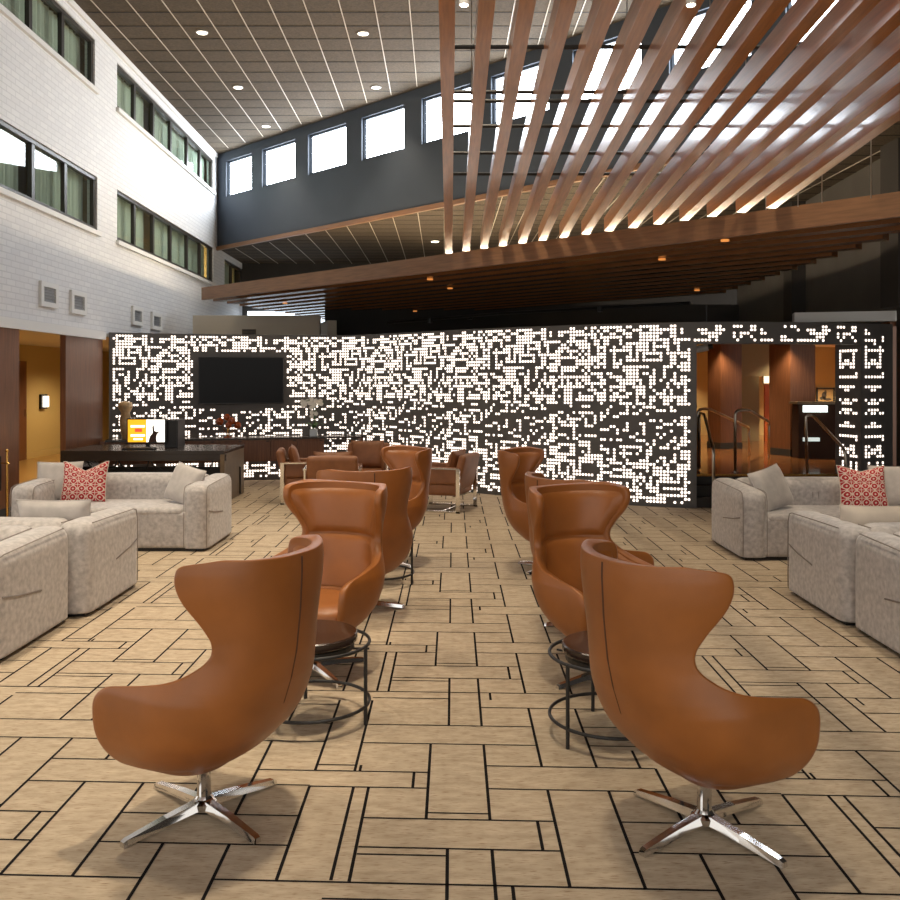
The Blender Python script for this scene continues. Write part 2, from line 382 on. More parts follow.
# main ceiling
ce = MB(); ce.quad((-5.9, -3, CZ), (9.5, -3, CZ), (9.5, 23, CZ), (-5.9, 23, CZ), 0)
def inroom(x, y): return (x-co.x)*cn.x+(y-co.y)*cn.y < -.03 and x > LX(y)
k = 0
for i in range(-8, 24):
    x0 = -2.146+.516*i
    ys = [y*.25 for y in range(20, 92)]
    a = None
    for y in ys:
        x = x0-.0067*(y-13.14)
        if inroom(x, y):
            if a is None: a = y
            b = y
    if a is not None: ce.bar((x0-.0067*(a-13.14), a, CZ-.004), (x0-.0067*(b-13.14), b, CZ-.004), .014, .012, 1)
for j in range(-20, 18):
    y = 13.58+.53*j
    if y < 3: continue
    xs = [x*.1 for x in range(-60, 95) if inroom(x*.1, y)]
    if xs: ce.bar((xs[0], y, CZ-.002), (xs[-1], y, CZ-.002), .022, .006, 2)
struct(ce.build('ceiling', [CEIL, TBAR, GROOVE]), 'flat dark tiled ceiling with thin pale rails', 'ceiling')
c2 = MB(); c2.add([co+cd_*-.3+cn*.15+Vector((0, 0, BZ)), co+cd_*20.5+cn*.15+Vector((0, 0, BZ)), (9.5, 30, BZ), (-6.6, 30, BZ)], [(0, 1, 2, 3)])
for i in range(-14, 30):
    x0 = -2.146+.516*i; a = b = None
    for y in [q*.25 for q in range(30, 118)]:
        x = x0-.0067*(y-13.14)
        if (x-co.x)*cn.x+(y-co.y)*cn.y > .2 and x > LX(y):
            a = y if a is None else a; b = y
    if a is not None: c2.bar((x0-.0067*(a-13.14), a, BZ-.004), (x0-.0067*(b-13.14), b, BZ-.004), .014, .012, 1)
for j in range(-10, 34):
    y = 13.58+.53*j
    xs = [x*.1 for x in range(-64, 95) if (x*.1-co.x)*cn.x+(y-co.y)*cn.y > .2 and x*.1 > LX(y)]
    if xs and y < 29.5: c2.bar((xs[0], y, BZ-.002), (xs[-1], y, BZ-.002), .022, .006, 2)
struct(c2.build('ceiling_lower', [CEIL, TBAR, GROOVE]), 'lower dark tiled ceiling beyond the slate wall', 'ceiling')
# right wall, back wall
wr = MB()
wr.quad((6.25, -3, 0), (6.25, 12.6, 0), (6.25, 12.6, CZ), (6.25, -3, CZ), 0)
wr.quad((6.3, 12.6, 2.46), (6.7, 21, 2.46), (6.7, 21, BZ), (6.3, 12.6, BZ), 1)
wr.box((6.2, 12.35, 3.9), (.35, .5, 2.4), mi=0); wr.box((6.4, 16.6, 3.9), (.35, .4, 2.2), mi=0)
struct(wr.build('wall_right', [DARKW, GREYW]), 'dark grey wall with pilasters above the lobby opening', 'wall')
wb = MB(); wb.box((2.0, 25.2, 2.5), (17, .1, 5)); wb.box((1.9, 20.9, 3.0), (9.6, .08, .9))
struct(wb.build('wall_back', DARKW), 'charcoal wall behind the pixel screen', 'wall')
tw = MB(); tw.box((-4.2, 19.6, 1.55), (2.75, .2, 3.1)); tw.box((-2.75, 20.2, 1.5), (.2, 1.2, 3.0), .3)
struct(tw.build('wall_side', CREAMW), 'tan partition wall behind the left end of the pixel screen', 'wall')
pw = MB(); pw.box((-4.5, 24.9, 3.15), (2.2, .06, .9))
struct(pw.build('window_30', SKYD), 'bright daylit window under the canopy above the tan partition', 'window')

# corridor behind the left wall
cv = MB(); cv.quad((-9.1, 10, 0), (-9.1, 24, 0), (-9.1, 24, 2.7), (-9.1, 10, 2.7)); cv.quad((-9.1, 24, 0), (-5.4, 24, 0), (-5.4, 24, 2.7), (-9.1, 24, 2.7)); cv.quad((-9.1, 9, 0), (-5.2, 9, 0), (-5.2, 9, 2.7), (-9.1, 9, 2.7))
for y in (10.0,): pass
struct(cv.build('wall_corridor', YELLOW), 'ochre corridor wall seen through the left opening', 'wall')
cc = MB(); cc.quad((-9.2, 9, 2.45), (-5.5, 9, 2.45), (-5.8, 24, 2.45), (-9.2, 24, 2.45)); struct(cc.build('ceiling_corridor', CREAMW), 'pale corridor ceiling', 'ceiling')
cf = MB(); cf.box((-7.45, 16.5, .002), (3.6, 15, .004)); struct(cf.build('floor_corridor', mat('amber_corridor_floor', (.36, .2, .06), .3)), 'amber corridor floor', 'floor')
cb = MB(); cb.box((-9.07, 17, .07), (.04, 14, .14)); struct(cb.build('baseboard_corridor', YELLOW), 'ochre baseboard of the corridor wall', 'baseboard')
dr = thing('door_1', 'dark door on the ochre corridor wall', 'door', (-9.07, 18.7, 0), kind='structure', world=True)
q = MB(); q.box((-9.06, 18.6, 1.05), (.06, 1.2, 2.1)); q.build('door_leaf', WALNUT, dr)
q = MB(); q.box((-9.02, 19.1, 1.0), (.05, .03, .15)); q.build('door_handle', CHROME, dr)
sc = thing('wall_sconce', 'small square wall sconce on the ochre corridor wall', 'light', (-9.08, 20.05, 1.2), world=True)
q = MB(); q.box((-9.06, 20.05, 1.22), (.06, .28, .32)); q.build('backplate', BLACKP, sc)
q = MB(); q.box((-9.0, 20.05, 1.22), (.06, .16, .24)); q.build('lamp_shade', emit('sconce_glow', (1, .9, .75), 2.0), sc)
def column(name, label, y0, y1, k=.45, z1=2.36):
    k = .08
    m = MB(); m.box(((LX((y0+y1)/2)-k/2), (y0+y1)/2, z1/2), (k, y1-y0, z1)); m.box((LX((y0+y1)/2)-k/2+.01, (y0+y1)/2, .06), (k+.02, y1-y0+.02, .12), mi=1)
    return struct(m.build(name, [WALNUT, DARKW]), label, 'column')
column('column', 'walnut clad column at the left edge of the corridor opening', 9.0, 11.44)
column('column', 'walnut clad column between corridor opening and pixel screen', 13.0, 14.1)
column('column', 'narrow walnut return panel beside the pixel screen', 14.12, 14.42, .25)
sk = MB(); sk.quad((-5.66, 15.2, 0), (-5.85, 24, 0), (-5.85, 24, 2.4), (-5.66, 15.2, 2.4)); struct(sk.build('wall_left_rear', CREAMW), 'cream wall running back behind the pixel screen', 'wall')

# ------------------------------------------------------------------ pixel screen (curved light wall)
KEY = [(-5.51, 14.55), (-4.5, 14.97), (-3.0, 15.35), (-1.95, 15.5), (-1.3, 15.12), (-.44, 14.3), (.44, 13.5), (1.2, 12.95), (2.2, 12.33), (3.27, 11.93), (4.5, 11.95), (5.57, 12.2), (6.12, 12.44)]
pts = []
for i in range(len(KEY)-1):
    p0, p1, p2, p3 = [Vector(KEY[max(0, min(len(KEY)-1, i+k))]) for k in (-1, 0, 1, 2)]
    for s in range(24):
        t = s/24; pts.append(.5*((2*p1)+(p2-p0)*t+(2*p0-5*p1+4*p2-p3)*t*t+(3*p1-p0-3*p2+p3)*t**3))
pts.append(Vector(KEY[-1]))
ss = [0]
for a, b in zip(pts, pts[1:]): ss.append(ss[-1]+(b-a).length)
def WP(s, off=0):
    import bisect
    i = max(0, min(len(pts)-2, bisect.bisect(ss, s)-1)); t = (s-ss[i])/(ss[i+1]-ss[i]); d = (pts[i+1]-pts[i]).normalized()
    p = pts[i]+(pts[i+1]-pts[i])*t
    return Vector((p.x+d.y*off, p.y-d.x*off, 0)), math.atan2(d.y, d.x)
def s_at(x):
    for i in range(len(pts)-1):
        if pts[i].x <= x <= pts[i+1].x: return ss[i]+(x-pts[i].x)/(pts[i+1].x-pts[i].x)*(ss[i+1]-ss[i])
    return ss[-1]
SO, SP, SE = s_at(3.27), s_at(5.57), ss[-1]
TOP, HEAD = 2.47, 2.18
scr = thing('pixel_screen', 'curved charcoal light wall glowing with hundreds of white pixel squares', 'light wall', (0, 13.5, 0), kind='thing', world=True)
pm = MB()
def slab(s0, s1, z0, z1, off=0, th=.16):
    n = max(1, int((s1-s0)/.12)); F = [WP(s0+(s1-s0)*i/n, off)[0] for i in range(n+1)]; B = [WP(s0+(s1-s0)*i/n, off-th)[0] for i in range(n+1)]
    U = Vector((0, 0, 1))
    for i in range(n):
        a, b, c, d = F[i], F[i+1], B[i+1], B[i]
        pm.quad(a+U*z0, b+U*z0, b+U*z1, a+U*z1); pm.quad(c+U*z0, d+U*z0, d+U*z1, c+U*z1)
        pm.quad(a+U*z1, b+U*z1, c+U*z1, d+U*z1); pm.quad(d+U*z0, c+U*z0, b+U*z0, a+U*z0)
    for a, d in ((F[0], B[0]), (F[-1], B[-1])): pm.quad(a+U*z0, d+U*z0, d+U*z1, a+U*z1)
slab(0, SO, 0, TOP); slab(SO, SP, HEAD, TOP); slab(SP, SE, 0, TOP, th=.5)
pm.build('panel', LEDP, scr)
TL = ["....XX...X.XX.XXXXXXX.X","XXXXXXXXX..X.X.XX..XXX.","XX..XXXXXXXXX.X..XX..XX","....XX...X.XX.XXXXXXX.X","X..XXXXXXX..XX.XX...X..",".XX.X.XXXXX.XX.XX...X.X","XXXX...XXXX..XXX..X..XX","XX.XXXX.X.X..X.X.XXXXXX","X...X..X.XX..XXX..X....","XXXXXXX.X.XXXXXX..X...X","X.....XXXXXXXX.X..X.X.X","X.....XXXXXX.XXX..XXX..",".XXXXXX..XX.XX.X..XX.XX",".XXXXX..X.X..........XX",".X.......X.XXXX.XX....X","XXXXXXXXXXX..XX..XXXX.X",".X.X..X.XXX...XX...XXXX",".X.XX.XX.XXXXXXX....XXX","XXXXXXXXX..X..X..XXXXX.",
"..XXX.....XXX..X.X..XX.","..XXX..X....XXXX..XX..X","X.XXX..XXXXX.XXX.XXXXXX","..XXX.XXXXXX.XXX.XX.X..","..XXX.........X.....XXX","....X...XXX......X....X","................X.....X","XX...X.XXXXX..X.X...XXX","...X....X...X.XX..XX...","X..XXXXX.X..X.X........","XXX.XX...X..X.........X",".XXXXXX..XXX.....XX...X",".....X........XXX..X.XX",".....X.............X...","XXX..X.X.XXXX..........","...X.XX.......XX.X.XX..",".......XXXX............","XXXXXX.XXXX...X.....XXX","X...XX....X...XXX.X..X.","....XX..X.X.....X.X.XXX",
"XXXXXX...XXXXXX...X..X.","XXX....XXXXXXXX.XXX...X","XXXXXX.XXXXX.XX..XXXX.X","X...XX.X.....XXXX....X.","X..X.X.X......X...XXXXX","X..X.XXX......XXXX...XX","XXXX.XXXXXXX.XX..XXXXXX",".X.XXX.......XX........","..XXXXXXXXXXXX..XXXXX.X","X..XX..X.....X..XXXXX.X","X..XXX......XX......X.X","..XXXX..XXXXXX..XX..XXX","XXX..XXXXX..XXXX.XXXXX.","..X..X..XX.....XX..X.XX"]
TR = ["X..XXXXXX...XX....",".XXX..XXXXXXXX.X..","X..XXXXXXX..XX.X..","X..XXXXXX...XX....","...XXXXXXXXX.XXXXX","XXXXXX.X..XX.XX...","X.XXXX.XXXXX..X...","X.XXXX.X...X..X..X","X.X.XXXXXX.XXXXXXX","X.X.X....X..XX.XXX","XXX.XXXXXX..XX...X","............XX.XXX","XXXXXX....XXX.XXXX","XXX....X..X....XXX","XXX.XX.X..X..X....","XXX...XX..X..X.XX.","XXXX..XX.X..XX.XXX","XX.X..XX...X.XXXX.",".XXXX.X....X..X.X.",
"..XXX..X..X.X...XX","X.XXX...XXX.X...X.","..X.X.XX.XXXXXXXX.","..X...XX..XXX.XXX.","X.XXX.X...XX..XXXX",".X..XXXX....X.....","...X....XXX.XX....",".XX..X............","...............XXX","......XX.X...X.XX.","...XX.....XXX.XXX.","....X...XX......X.","....X.......X...XX","..X.X...X.X.....X.","XX.......X...X.XX.","..XXX..X....XX.XXX",".....X.X...X..XXX.","XXXX..X..XXX.XX...","...X.XX........XXX","X.X..XX......X.XXX",
".....X...XX..X.XXX","...XXX..X.X.XX...X","XXXXXXXX..XX..XXXX",".XXXXX.XXX.X..XXXX","X....X.XXXXXXXXXX.","XX.X...XXXXX..XXX.","XXXXX.X..XXXX.X.X.",".XX.X.X.XXXXXXX.XX",".X.X.XX.X.......X.",".XX..XXXX.XXXXXXX.","XXXX..XXX......XXX","..XX....XXXXXXXXX.","XXXXXXXXXXX.....XX",".XX..XXXXXX..X.X.."]
HD = [[6,7,11,12,13,16,17,26,28,29,38,39,43,44,45,48,49],[1,2,3,6,7,8,16,17,19,30,33,34,35,38,39,40,48,49],[2,3,4,5,6,7,11,13,14,15,19,20,34,35,36,37,38,39,43,45,46,47],[4,5,6,11,13,16,25,26,36,37,38,43,45,48],[0,1,2,3,4,6,12,17,19,20,21,22,25,26,27,28,30,31,32,33,34,35,36,38,44,49]]
PRW = {1:[0],2:[0,1],3:[6],4:[0,1,2,3,6],5:[3],6:[0,5],7:[0,1,2,3,4,5,6],8:[0,5],9:[0,5],10:[0,2,3,5],11:[0,1,2,3,4,5],12:[0,1,4,5],14:[6],15:[0,1,2,3,4,5,6],18:[0,1,2,3,4,5],19:[2,3],22:[0,2,3,5,6],23:[1,2,3,4],25:[1,2,3,4],26:[0,2,3,5,6],29:[2,3],30:[0,1,2,3,4,5],33:[0,1,2,3,4,5,6],34:[6],36:[0,1,4,5],37:[0,2,3,4,5],38:[0,1,2,3,5],39:[0,1,4,5,6],41:[1,4,6],42:[1,4,6],43:[1,4,6],45:[0,1,5,6],46:[0,3,5],47:[2,3,4]}
PIT = .0452; HC = .0155
lm = MB()
S_TV0, S_TV1 = s_at(-4.30), s_at(-2.78)
def cell(s, z, hw=HC, hh=HC):
    p, a = WP(s, .006); d = Vector((math.cos(a), math.sin(a), 0)); U = Vector((0, 0, 1)); c = p+U*z; k = .55
    vs = [c+d*(x*hw)+U*(y*hh) for x, y in ((-1, -k), (-k, -1), (k, -1), (1, -k), (1, k), (k, 1), (-k, 1), (-1, k))]
    lm.add(vs, [tuple(range(8))])
def zr(r): return TOP-.05-.0452*r
ncol = int((SO-.07)/PIT)
for ci in range(ncol):
    s = SO-.10-PIT*ci; k = 40-(ci % 41); blk = ci//41
    for r in range(53):
        rr = r
        row = TL[rr] if k < 23 else TR[rr]
        ch = row[k] if k < 23 else row[k-23]
        if blk in (2, 5) and r > 20: ch = (TR[r] if (40-k) >= 23 else TL[r])[(40-k)-(23 if (40-k) >= 23 else 0)] if False else ch
        z = zr(r)
        if ch != 'X' or s < .06: continue
        if S_TV0 < s < S_TV1 and 1.22 < z < 2.16: continue
        cell(s, z)
for r, cs in enumerate(HD):
    for c in cs:
        s = SO-.02+.0452*c*1.02
        if s < SP-.02: cell(s, zr(r)-.01)
for r, cs in PRW.items():
    for c in cs: cell(SP+.08+.0452*1.15*c, zr(r))
pa, ang = WP(SP); pd = Vector((math.cos(ang), math.sin(ang), 0)); pn = Vector((pd.y, -pd.x, 0))
for r, cs in PRW.items():
    for c in cs:
        if r < 7: continue
        p = pa-pn*(.08+.052*(6-c))-pd*.006; z = zr(r)
        lm.add([p+pn*(x*HC)+Vector((0, 0, z+y*HC)) for x, y in ((-1, -1), (1, -1), (1, 1), (-1, 1))], [(0, 1, 2, 3)])
lm.build('lit_squares', LEDE, scr)

# ------------------------------------------------------------------ canopy over the pixel screen
A, B, C, D, E_ = Vector((-4.94, 18.0)), Vector((5.0, 8.26)), Vector((5.05, 17.0)), Vector((1.16, 20.9)), Vector((-3.2, 24.8))
CB, CH = 3.3, .245
can = thing('slatted_canopy', 'walnut slatted canopy with deep fascia hung above the pixel screen', 'canopy', (0, 14, CB), world=True)
f = MB(); f.bar((A.x, A.y, CB+CH/2), (B.x, B.y, CB+CH/2), .07, CH); f.build('fascia', FASC, can)
dd = (B-A).normalized(); nn = Vector((-dd.y, dd.x)); nn = nn if nn.y > 0 else -nn
poly = [A, B, C, D, E_]
k = 1
while True:
    o = A+nn*(.50*k); hits = []
    for p, q in zip(poly, poly[1:]+poly[:1]):
        e = q-p; den = dd.x*e.y-dd.y*e.x
        if abs(den) < 1e-6: continue
        t = ((p.x-o.x)*e.y-(p.y-o.y)*e.x)/den; u = ((p.x-o.x)*dd.y-(p.y-o.y)*dd.x)/den
        if 0 <= u <= 1: hits.append(t)
    if len(hits) < 2 or k > 40: break
    a, b = o+dd*min(hits), o+dd*max(hits)
    s_ = MB(); s_.bar((a.x, a.y, CB+.10), (b.x, b.y, CB+.10), .20, .17); s_.build('slat', CANW, can)
    k += 1
f = MB(); f.add([(p.x, p.y, CB+.22) for p in (A+nn*.05, B+nn*.05, C, D, E_)], [(0, 1, 2, 3, 4)]); f.build('top_deck', DARKW, can)
for px, py in ((725, 240), (662, 259), (430, 279), (415, 311), (350, 317), (285, 303), (697, 290), (450, 288)):
    Z = 1.6*900/(380-py); f = MB(); f.lathe([(.048, 0), (.048, .02)], ((px-450)*Z/900, Z, CB-.015), 16); f.build('downlight', LAMPO, can)
for px, yb, yt in ((766, 205, 143), (798, 202, 162), (871, 193, 132), (822, 198, 168)):
    Z = 1600/(380-yb)*.0+ (1.85*900)/(380-yb); f = MB(); x = (px-450)*Z/900; f.tube([(x, Z, CB+.2), (x, Z, 4.9)], .006, 5); f.build('hanger_wire', SATIN, can)
for off, in0, in1 in ((.45, .4, 1.0), (2.6, .6, 3.6), (4.8, 1.2, 6.2)):  # hidden uplights on the canopy; two rear strips added to brighten the lower ceiling
    f = MB(); a, b = A+nn*off+dd*in0, B+nn*off-dd*in1; f.bar((a.x, a.y, CB+.245), (b.x, b.y, CB+.245), .06, .03); f.build('hidden_uplight', emit('hidden_uplight_glow', (1.0, .80, .55), 40.0), can)
pp = thing('ceiling_pipe', 'dark sprinkler pipe running under the canopy above the pixel screen', 'pipe', (1, 15, 3.0), world=True)
f = MB(); f.tube([P(388, 323, 20.2), P(500, 313.5, 17.3), P(690, 303, 15.2)], .03, 8); f.build('pipe', BLACKM, pp)
for px, py in ((430, 320.5), (470, 317), (600, 309)): f = MB(); f.lathe([(.05, -.05), (.05, .05)], P(px, py, 18.6 if px < 480 else 16.1), 10); f.build('coupling', BLACKM, pp)

# ------------------------------------------------------------------ trellis of beams
trl = thing('beam_trellis', 'fan of long parallel cedar beams hung below the dark ceiling', 'trellis', (2, 9, 4), kind='thing', world=True)
SL = .067
for i in range(15):
    x = -.02+.255*i; y1 = 13.53-1.0*(x+.02); z1 = 3.60
    y0 = 2.6
    b = MB(); b.bar((x, y1, z1+.085), (x, y0, z1+.085+SL*(y1-y0)), .106, .17); b.build('beam', SLATW, trl)
def bz(x, y): return 3.60+SL*(13.53-(x+.02)-y)
for py in (47, 92, 101, 126, 153, 174):
    lo_, hi_ = 3.0, 13.0
    for _ in range(40):
        m = (lo_+hi_)/2
        if 380-(bz(-.02, m)+.10-1.7)*900/m > py: hi_ = m
        else: lo_ = m
    y = lo_; x1 = 3.6
    r_ = MB(); r_.tube([(-.02, y, bz(-.02, y)+.10), (x1, y, bz(-.02, y)+.10)], .017, 8); r_.build('cross_rod', BLACKM, trl)
for x, y in ((.25, 7.4), (.25, 10.5), (1.3, 8.2), (2.3, 7.0), (2.6, 9.0), (3.3, 7.4), (1.0, 5.6)):
    r_ = MB(); r_.tube([(x, y, bz(x, y)+.1), (x, y, CZ-.005)], .005, 5); r_.build('hanger_wire', SATIN, trl)
for n, (px, py, lab) in enumerate(((464, 5, 'small white cylinder pendant light between the two left trellis beams'), (691, 5, 'small white cylinder pendant light near the top right windows'), (627, 107, 'small white cylinder pendant light among the middle trellis beams'))):
    Z = (5.4 if n < 2 else 7.6); p = P(px, py, Z)
    t = thing('pendant_light', lab, 'light', p, group='cylinder pendant lights', world=True)
    h = MB(); h.lathe([(.03, 0), (.03, .14), (.012, .16)], p, 14); h.build('lamp_body', WHITE, t, smooth=False)
    h = MB(); h.lathe([(.024, -.004), (.024, .0)], p, 14); h.build('lamp_disc', LAMPW, t)
    h = MB(); h.tube([p+Vector((0, 0, .15)), (p.x, p.y, CZ-.004)], .004, 5); h.build('cord', BLACKM, t)

# ceiling downlights
ords = ['nearest the white brick wall, close to the frame top', 'second from the white brick wall', 'farthest back in the left row', 'in the middle row near the frame top', 'in the middle row close to the slate wall']
for n, (px, py) in enumerate(((202, 32), (238, 87), (266, 126), (363, 33), (376, 87))):
    Z = (CZ-1.7)*900/(380-py); x = (px-450)*Z/900
    t = thing('ceiling_downlight', 'round recessed ceiling downlight %s' % ords[n], 'light', (x, Z, CZ), group='recessed ceiling downlights', world=True)
    h = MB(); h.ring((x, Z, CZ-.008), .085, .012, 24); h.build('trim_ring', WHITE, t, smooth=True)
    h = MB(); h.lathe([(.075, -.012), (.075, -.004)], (x, Z, CZ), 20); h.build('lamp_disc', LAMPW, t)
    sd = bpy.data.lights.new('downlight_beam', 'SPOT'); sd.energy = 120; sd.spot_size = 1.5; sd.spot_blend = .8; sd.color = (1, .82, .6); sd.shadow_soft_size = .07
    so = bpy.data.objects.new('downlight_beam', sd); COL.objects.link(so); so.parent = t; so.location = (0, 0, -.03)
for n, (x, y, lab) in enumerate(((-3.3, 5.2, 'above the nearest left sofa'), (-3.3, 9.0, 'above the far left sofa'), (0, 4.2, 'above the front of the aisle'), (0, 7.6, 'above the middle of the aisle'), (3.4, 5.2, 'above the nearest right sofa'), (3.4, 8.8, 'above the far right sofa'), (0.2, 11.0, 'above the back of the aisle'))):
    t = thing('ceiling_downlight', 'round recessed ceiling downlight ' + lab, 'light', (x, y, CZ), group='recessed ceiling downlights', world=True)
    h = MB(); h.ring((x, y, CZ-.008), .085, .012, 24); h.build('trim_ring', WHITE, t, smooth=True)
    h = MB(); h.lathe([(.075, -.012), (.075, -.004)], (x, y, CZ), 20); h.build('lamp_disc', LAMPW, t)
    sd = bpy.data.lights.new('downlight_beam', 'SPOT'); sd.energy = 750; sd.spot_size = 1.3; sd.spot_blend = .9; sd.color = (1, .85, .64); sd.shadow_soft_size = .25
    so = bpy.data.objects.new('downlight_beam', sd); COL.objects.link(so); so.parent = t; so.location = (0, 0, -.03)
px, py = 435, 241
p = P(px, py, 3.26*900/(380-py)); p.z = BZ-.01
t = thing('ceiling_downlight', 'small recessed downlight in the lower ceiling beyond the slate wall', 'light', p, group='recessed ceiling downlights', world=True)
h = MB(); h.ring(p, .09, .012, 20); h.build('trim_ring', WHITE, t, smooth=True); h = MB(); h.lathe([(.08, -.01), (.08, 0)], p, 16); h.build('lamp_disc', LAMPW, t)

# wall vents
for n, (a, b, z0, z1) in enumerate(((12.07, 12.62, 2.70, 3.03), (13.1, 13.66, 2.68, 3.01), (15.8, 16.35, 2.68, 3.0), (16.9, 17.5, 2.66, 2.98))):
    t = thing('wall_vent', 'white framed air vent low on the brick wall, %s from the left' % ['first', 'second', 'third', 'fourth'][n], 'vent', LP((a+b)/2, z0), group='air vents on the brick wall', world=True)
    h = MB()
    for y in (a+.04, b-.04): h.bar(LP(y, z0, -.02), LP(y, z1, -.02), .045, .08)
    for z in (z0+.03, z1-.03): h.bar(LP(a, z, -.02), LP(b, z, -.02), .045, .07)
    h.build('vent_frame', WHITE, t)
    h = MB(); h.quad(LP(a, z0, -.006), LP(b, z0, -.006), LP(b, z1, -.006), LP(a, z1, -.006))
    for k in range(5): h.bar(LP(a+.07, z0+.08+.04*k, -.015), LP(b-.07, z0+.08+.04*k, -.015), .02, .012)
    h.build('grille', GRILLE, t)
t = thing('wall_vent', 'small dark louvred vent on the tan partition wall', 'vent', (-4.35, 19.48, 2.65), world=True)
h = MB(); h.box((-4.35, 19.48, 2.72), (.3, .03, .16)); h.build('vent_frame', BRONZE, t)
h = MB()
for k in range(4): h.box((-4.35, 19.46, 2.665+.036*k), (.26, .02, .015))
h.build('grille', BLACKM, t)

# ------------------------------------------------------------------ television, credenza, desk
sT = s_at(-3.53); pT, aT = WP(sT, .10)
tv = thing('television', 'large black flat screen television mounted on the pixel screen', 'television', (pT.x, pT.y, 1.69), aT)
h = MB(); h.box((0, 0, 0), (1.40, .06, .79)); h.build('casing', BLACKP, tv, mods=[BEV(.008)])
h = MB(); h.box((0, -.033, .005), (1.37, .004, .76)); h.build('screen', BLACKG, tv)
h = MB(); h.box((0, .065, 0), (.5, .08, .4)); h.build('wall_bracket', BLACKM, tv)

ca = math.atan2(.97, 3.62)
cr = thing('credenza', 'long walnut wall hung credenza with dark top along the pixel screen', 'cabinet', (-5.52, 14.22, 0), ca)
h = MB(); h.box((2.12, .0, .745), (4.06, .46, .03)); h.build('countertop', DESKT, cr)
h = MB(); h.box((1.75, .03, .55), (3.5, .36, .36)); h.build('carcass', WALNUTH, cr)
for k in range(8):
    d_ = MB(); d_.box((.22+.4375*k, -.165, .55), (.43, .02, .35)); o = d_.build('door', WALNUT, cr)
    d_ = MB(); d_.box((.22+.4375*k+.17, -.18, .70), (.05, .012, .012)); d_.build('handle', BLACKM, o)
h = MB(); h.box((4.12, .0, .55), (.03, .42, .37)); h.box((3.8, 0, .37), (.62, .42, .03)); h.build('open_bay', WALNUTH, cr)

dk = thing('reception_desk', 'dark desk with bronze side panel behind the left far sofa', 'desk', (-4.2, 13.0, 0), world=True)
h = MB(); h.box((-4.24, 13.0, .70), (2.26, 1.2, .05)); h.build('desktop', DESKT, dk, mods=[BEV(.005)])
h = MB(); h.box((-3.14, 13.0, .34), (.06, 1.18, .68)); tag(h.build('side_panel', BRONZE, dk), 'bronze side panel')
h = MB(); h.box((-5.34, 13.0, .34), (.06, 1.18, .68)); h.build('side_panel', DESKT, dk)
h = MB(); h.box((-4.2, 12.43, .63), (2.22, .03, .09)); h.build('front_rail', DESKT, dk)
h = MB(); h.box((-4.2, 13.3, .22), (2.22, .03, .40)); h.build('rear_panel', BLACKM, dk)
h = MB()
for k in range(4):
    x = -5.15+.45*k; h.tube([(x, 12.6, .68), (x+.08, 12.65, .5), (x+.2, 12.7, .42), (x+.42, 12.7, .45), (x+.5, 12.62, .66)], .012, 6)
h.build('cable', BLACKP, dk, smooth=True)
mo = thing('computer_monitor', 'computer monitor showing a yellow and white page on the dark desk', 'monitor', (-4.33, 12.85, .725), .03)
h = MB(); h.lathe([(.11, 0), (.11, .012), (.03, .02)], (0, .05, 0), 20); h.box((0, .06, .08), (.06, .03, .15)); h.build('stand', BLACKP, mo)
h = MB(); h.box((0, 0, .25), (.56, .04, .36)); h.build('bezel', BLACKP, mo, mods=[BEV(.006)])
h = MB(); y = -.0215
def rect(x0, x1, z0, z1, mi, dy=0): h.quad((x0, y-dy, z0), (x1, y-dy, z0), (x1, y-dy, z1), (x0, y-dy, z1), mi)
rect(-.26, 0, .09, .41, 0); rect(0, .26, .09, .41, 1); rect(-.22, -.02, .30, .33, 1, .001); rect(-.22, -.02, .17, .20, 1, .001); rect(-.16, -.06, .235, .285, 2, .001); rect(-.18, -.05, .12, .145, 1, .001)
h.add([(x, y-.001, z) for x, z in ((.03, .09), (.05, .17), (.09, .22), (.085, .31), (.105, .34), (.115, .25), (.15, .235), (.2, .25), (.15, .2), (.14, .14), (.15, .09))], [tuple(range(11))], 3)
h.build('screen', [SCRY, SCRW, SCRR, SCRB], mo)
pc = thing('computer_tower', 'black computer tower standing beside the lit monitor', 'computer', (-4.02, 13.15, .725), .05)
h = MB(); h.box((0, 0, .2), (.19, .42, .40)); h.build('casing', BLACKP, pc, mods=[BEV(.006)]); h = MB(); h.box((0, -.213, .2), (.15, .006, .36)); h.box((0, -.217, .32), (.13, .004, .05)); h.build('front_grille', BLACKM, pc)
kb = thing('keyboard', 'black keyboard lying in front of the monitor', 'keyboard', (-4.35, 12.6, .725)); h = MB(); h.box((0, 0, .012), (.44, .15, .02)); h.build('base', BLACKP, kb, mods=[BEV(.004)])
h = MB(); [h.box((-.19+.0375*i, -.05+.033*j, .026), (.03, .026, .008)) for i in range(11) for j in range(4)]; h.build('keys', BLACKM, kb)
def vase(label, p, s, m, prof):
    t = thing('vase', label, 'vase', p); h = MB(); h.lathe([(r*s, z*s) for r, z in prof], n=20); h.build('body', m, t, smooth=True); return t
def CP(x, y=0, z=.76): return Vector((-5.52+x*math.cos(ca)-y*math.sin(ca), 14.22+x*math.sin(ca)+y*math.cos(ca), z))
t = vase('tall tan sculptural vase on the dark counter left of the monitor', CP(.37), 1, TANV, [(.05, 0), (.075, .12), (.09, .3), (.065, .42), (.11, .50), (.10, .58), (.03, .60)])
t = thing('amber_flowers', 'cluster of amber glass ball flowers on stems on the walnut credenza', 'ornament', CP(1.95))
h = MB(); h.lathe([(.06, 0), (.06, .02), (.02, .03)], n=16); h.build('base', AMBER, t)
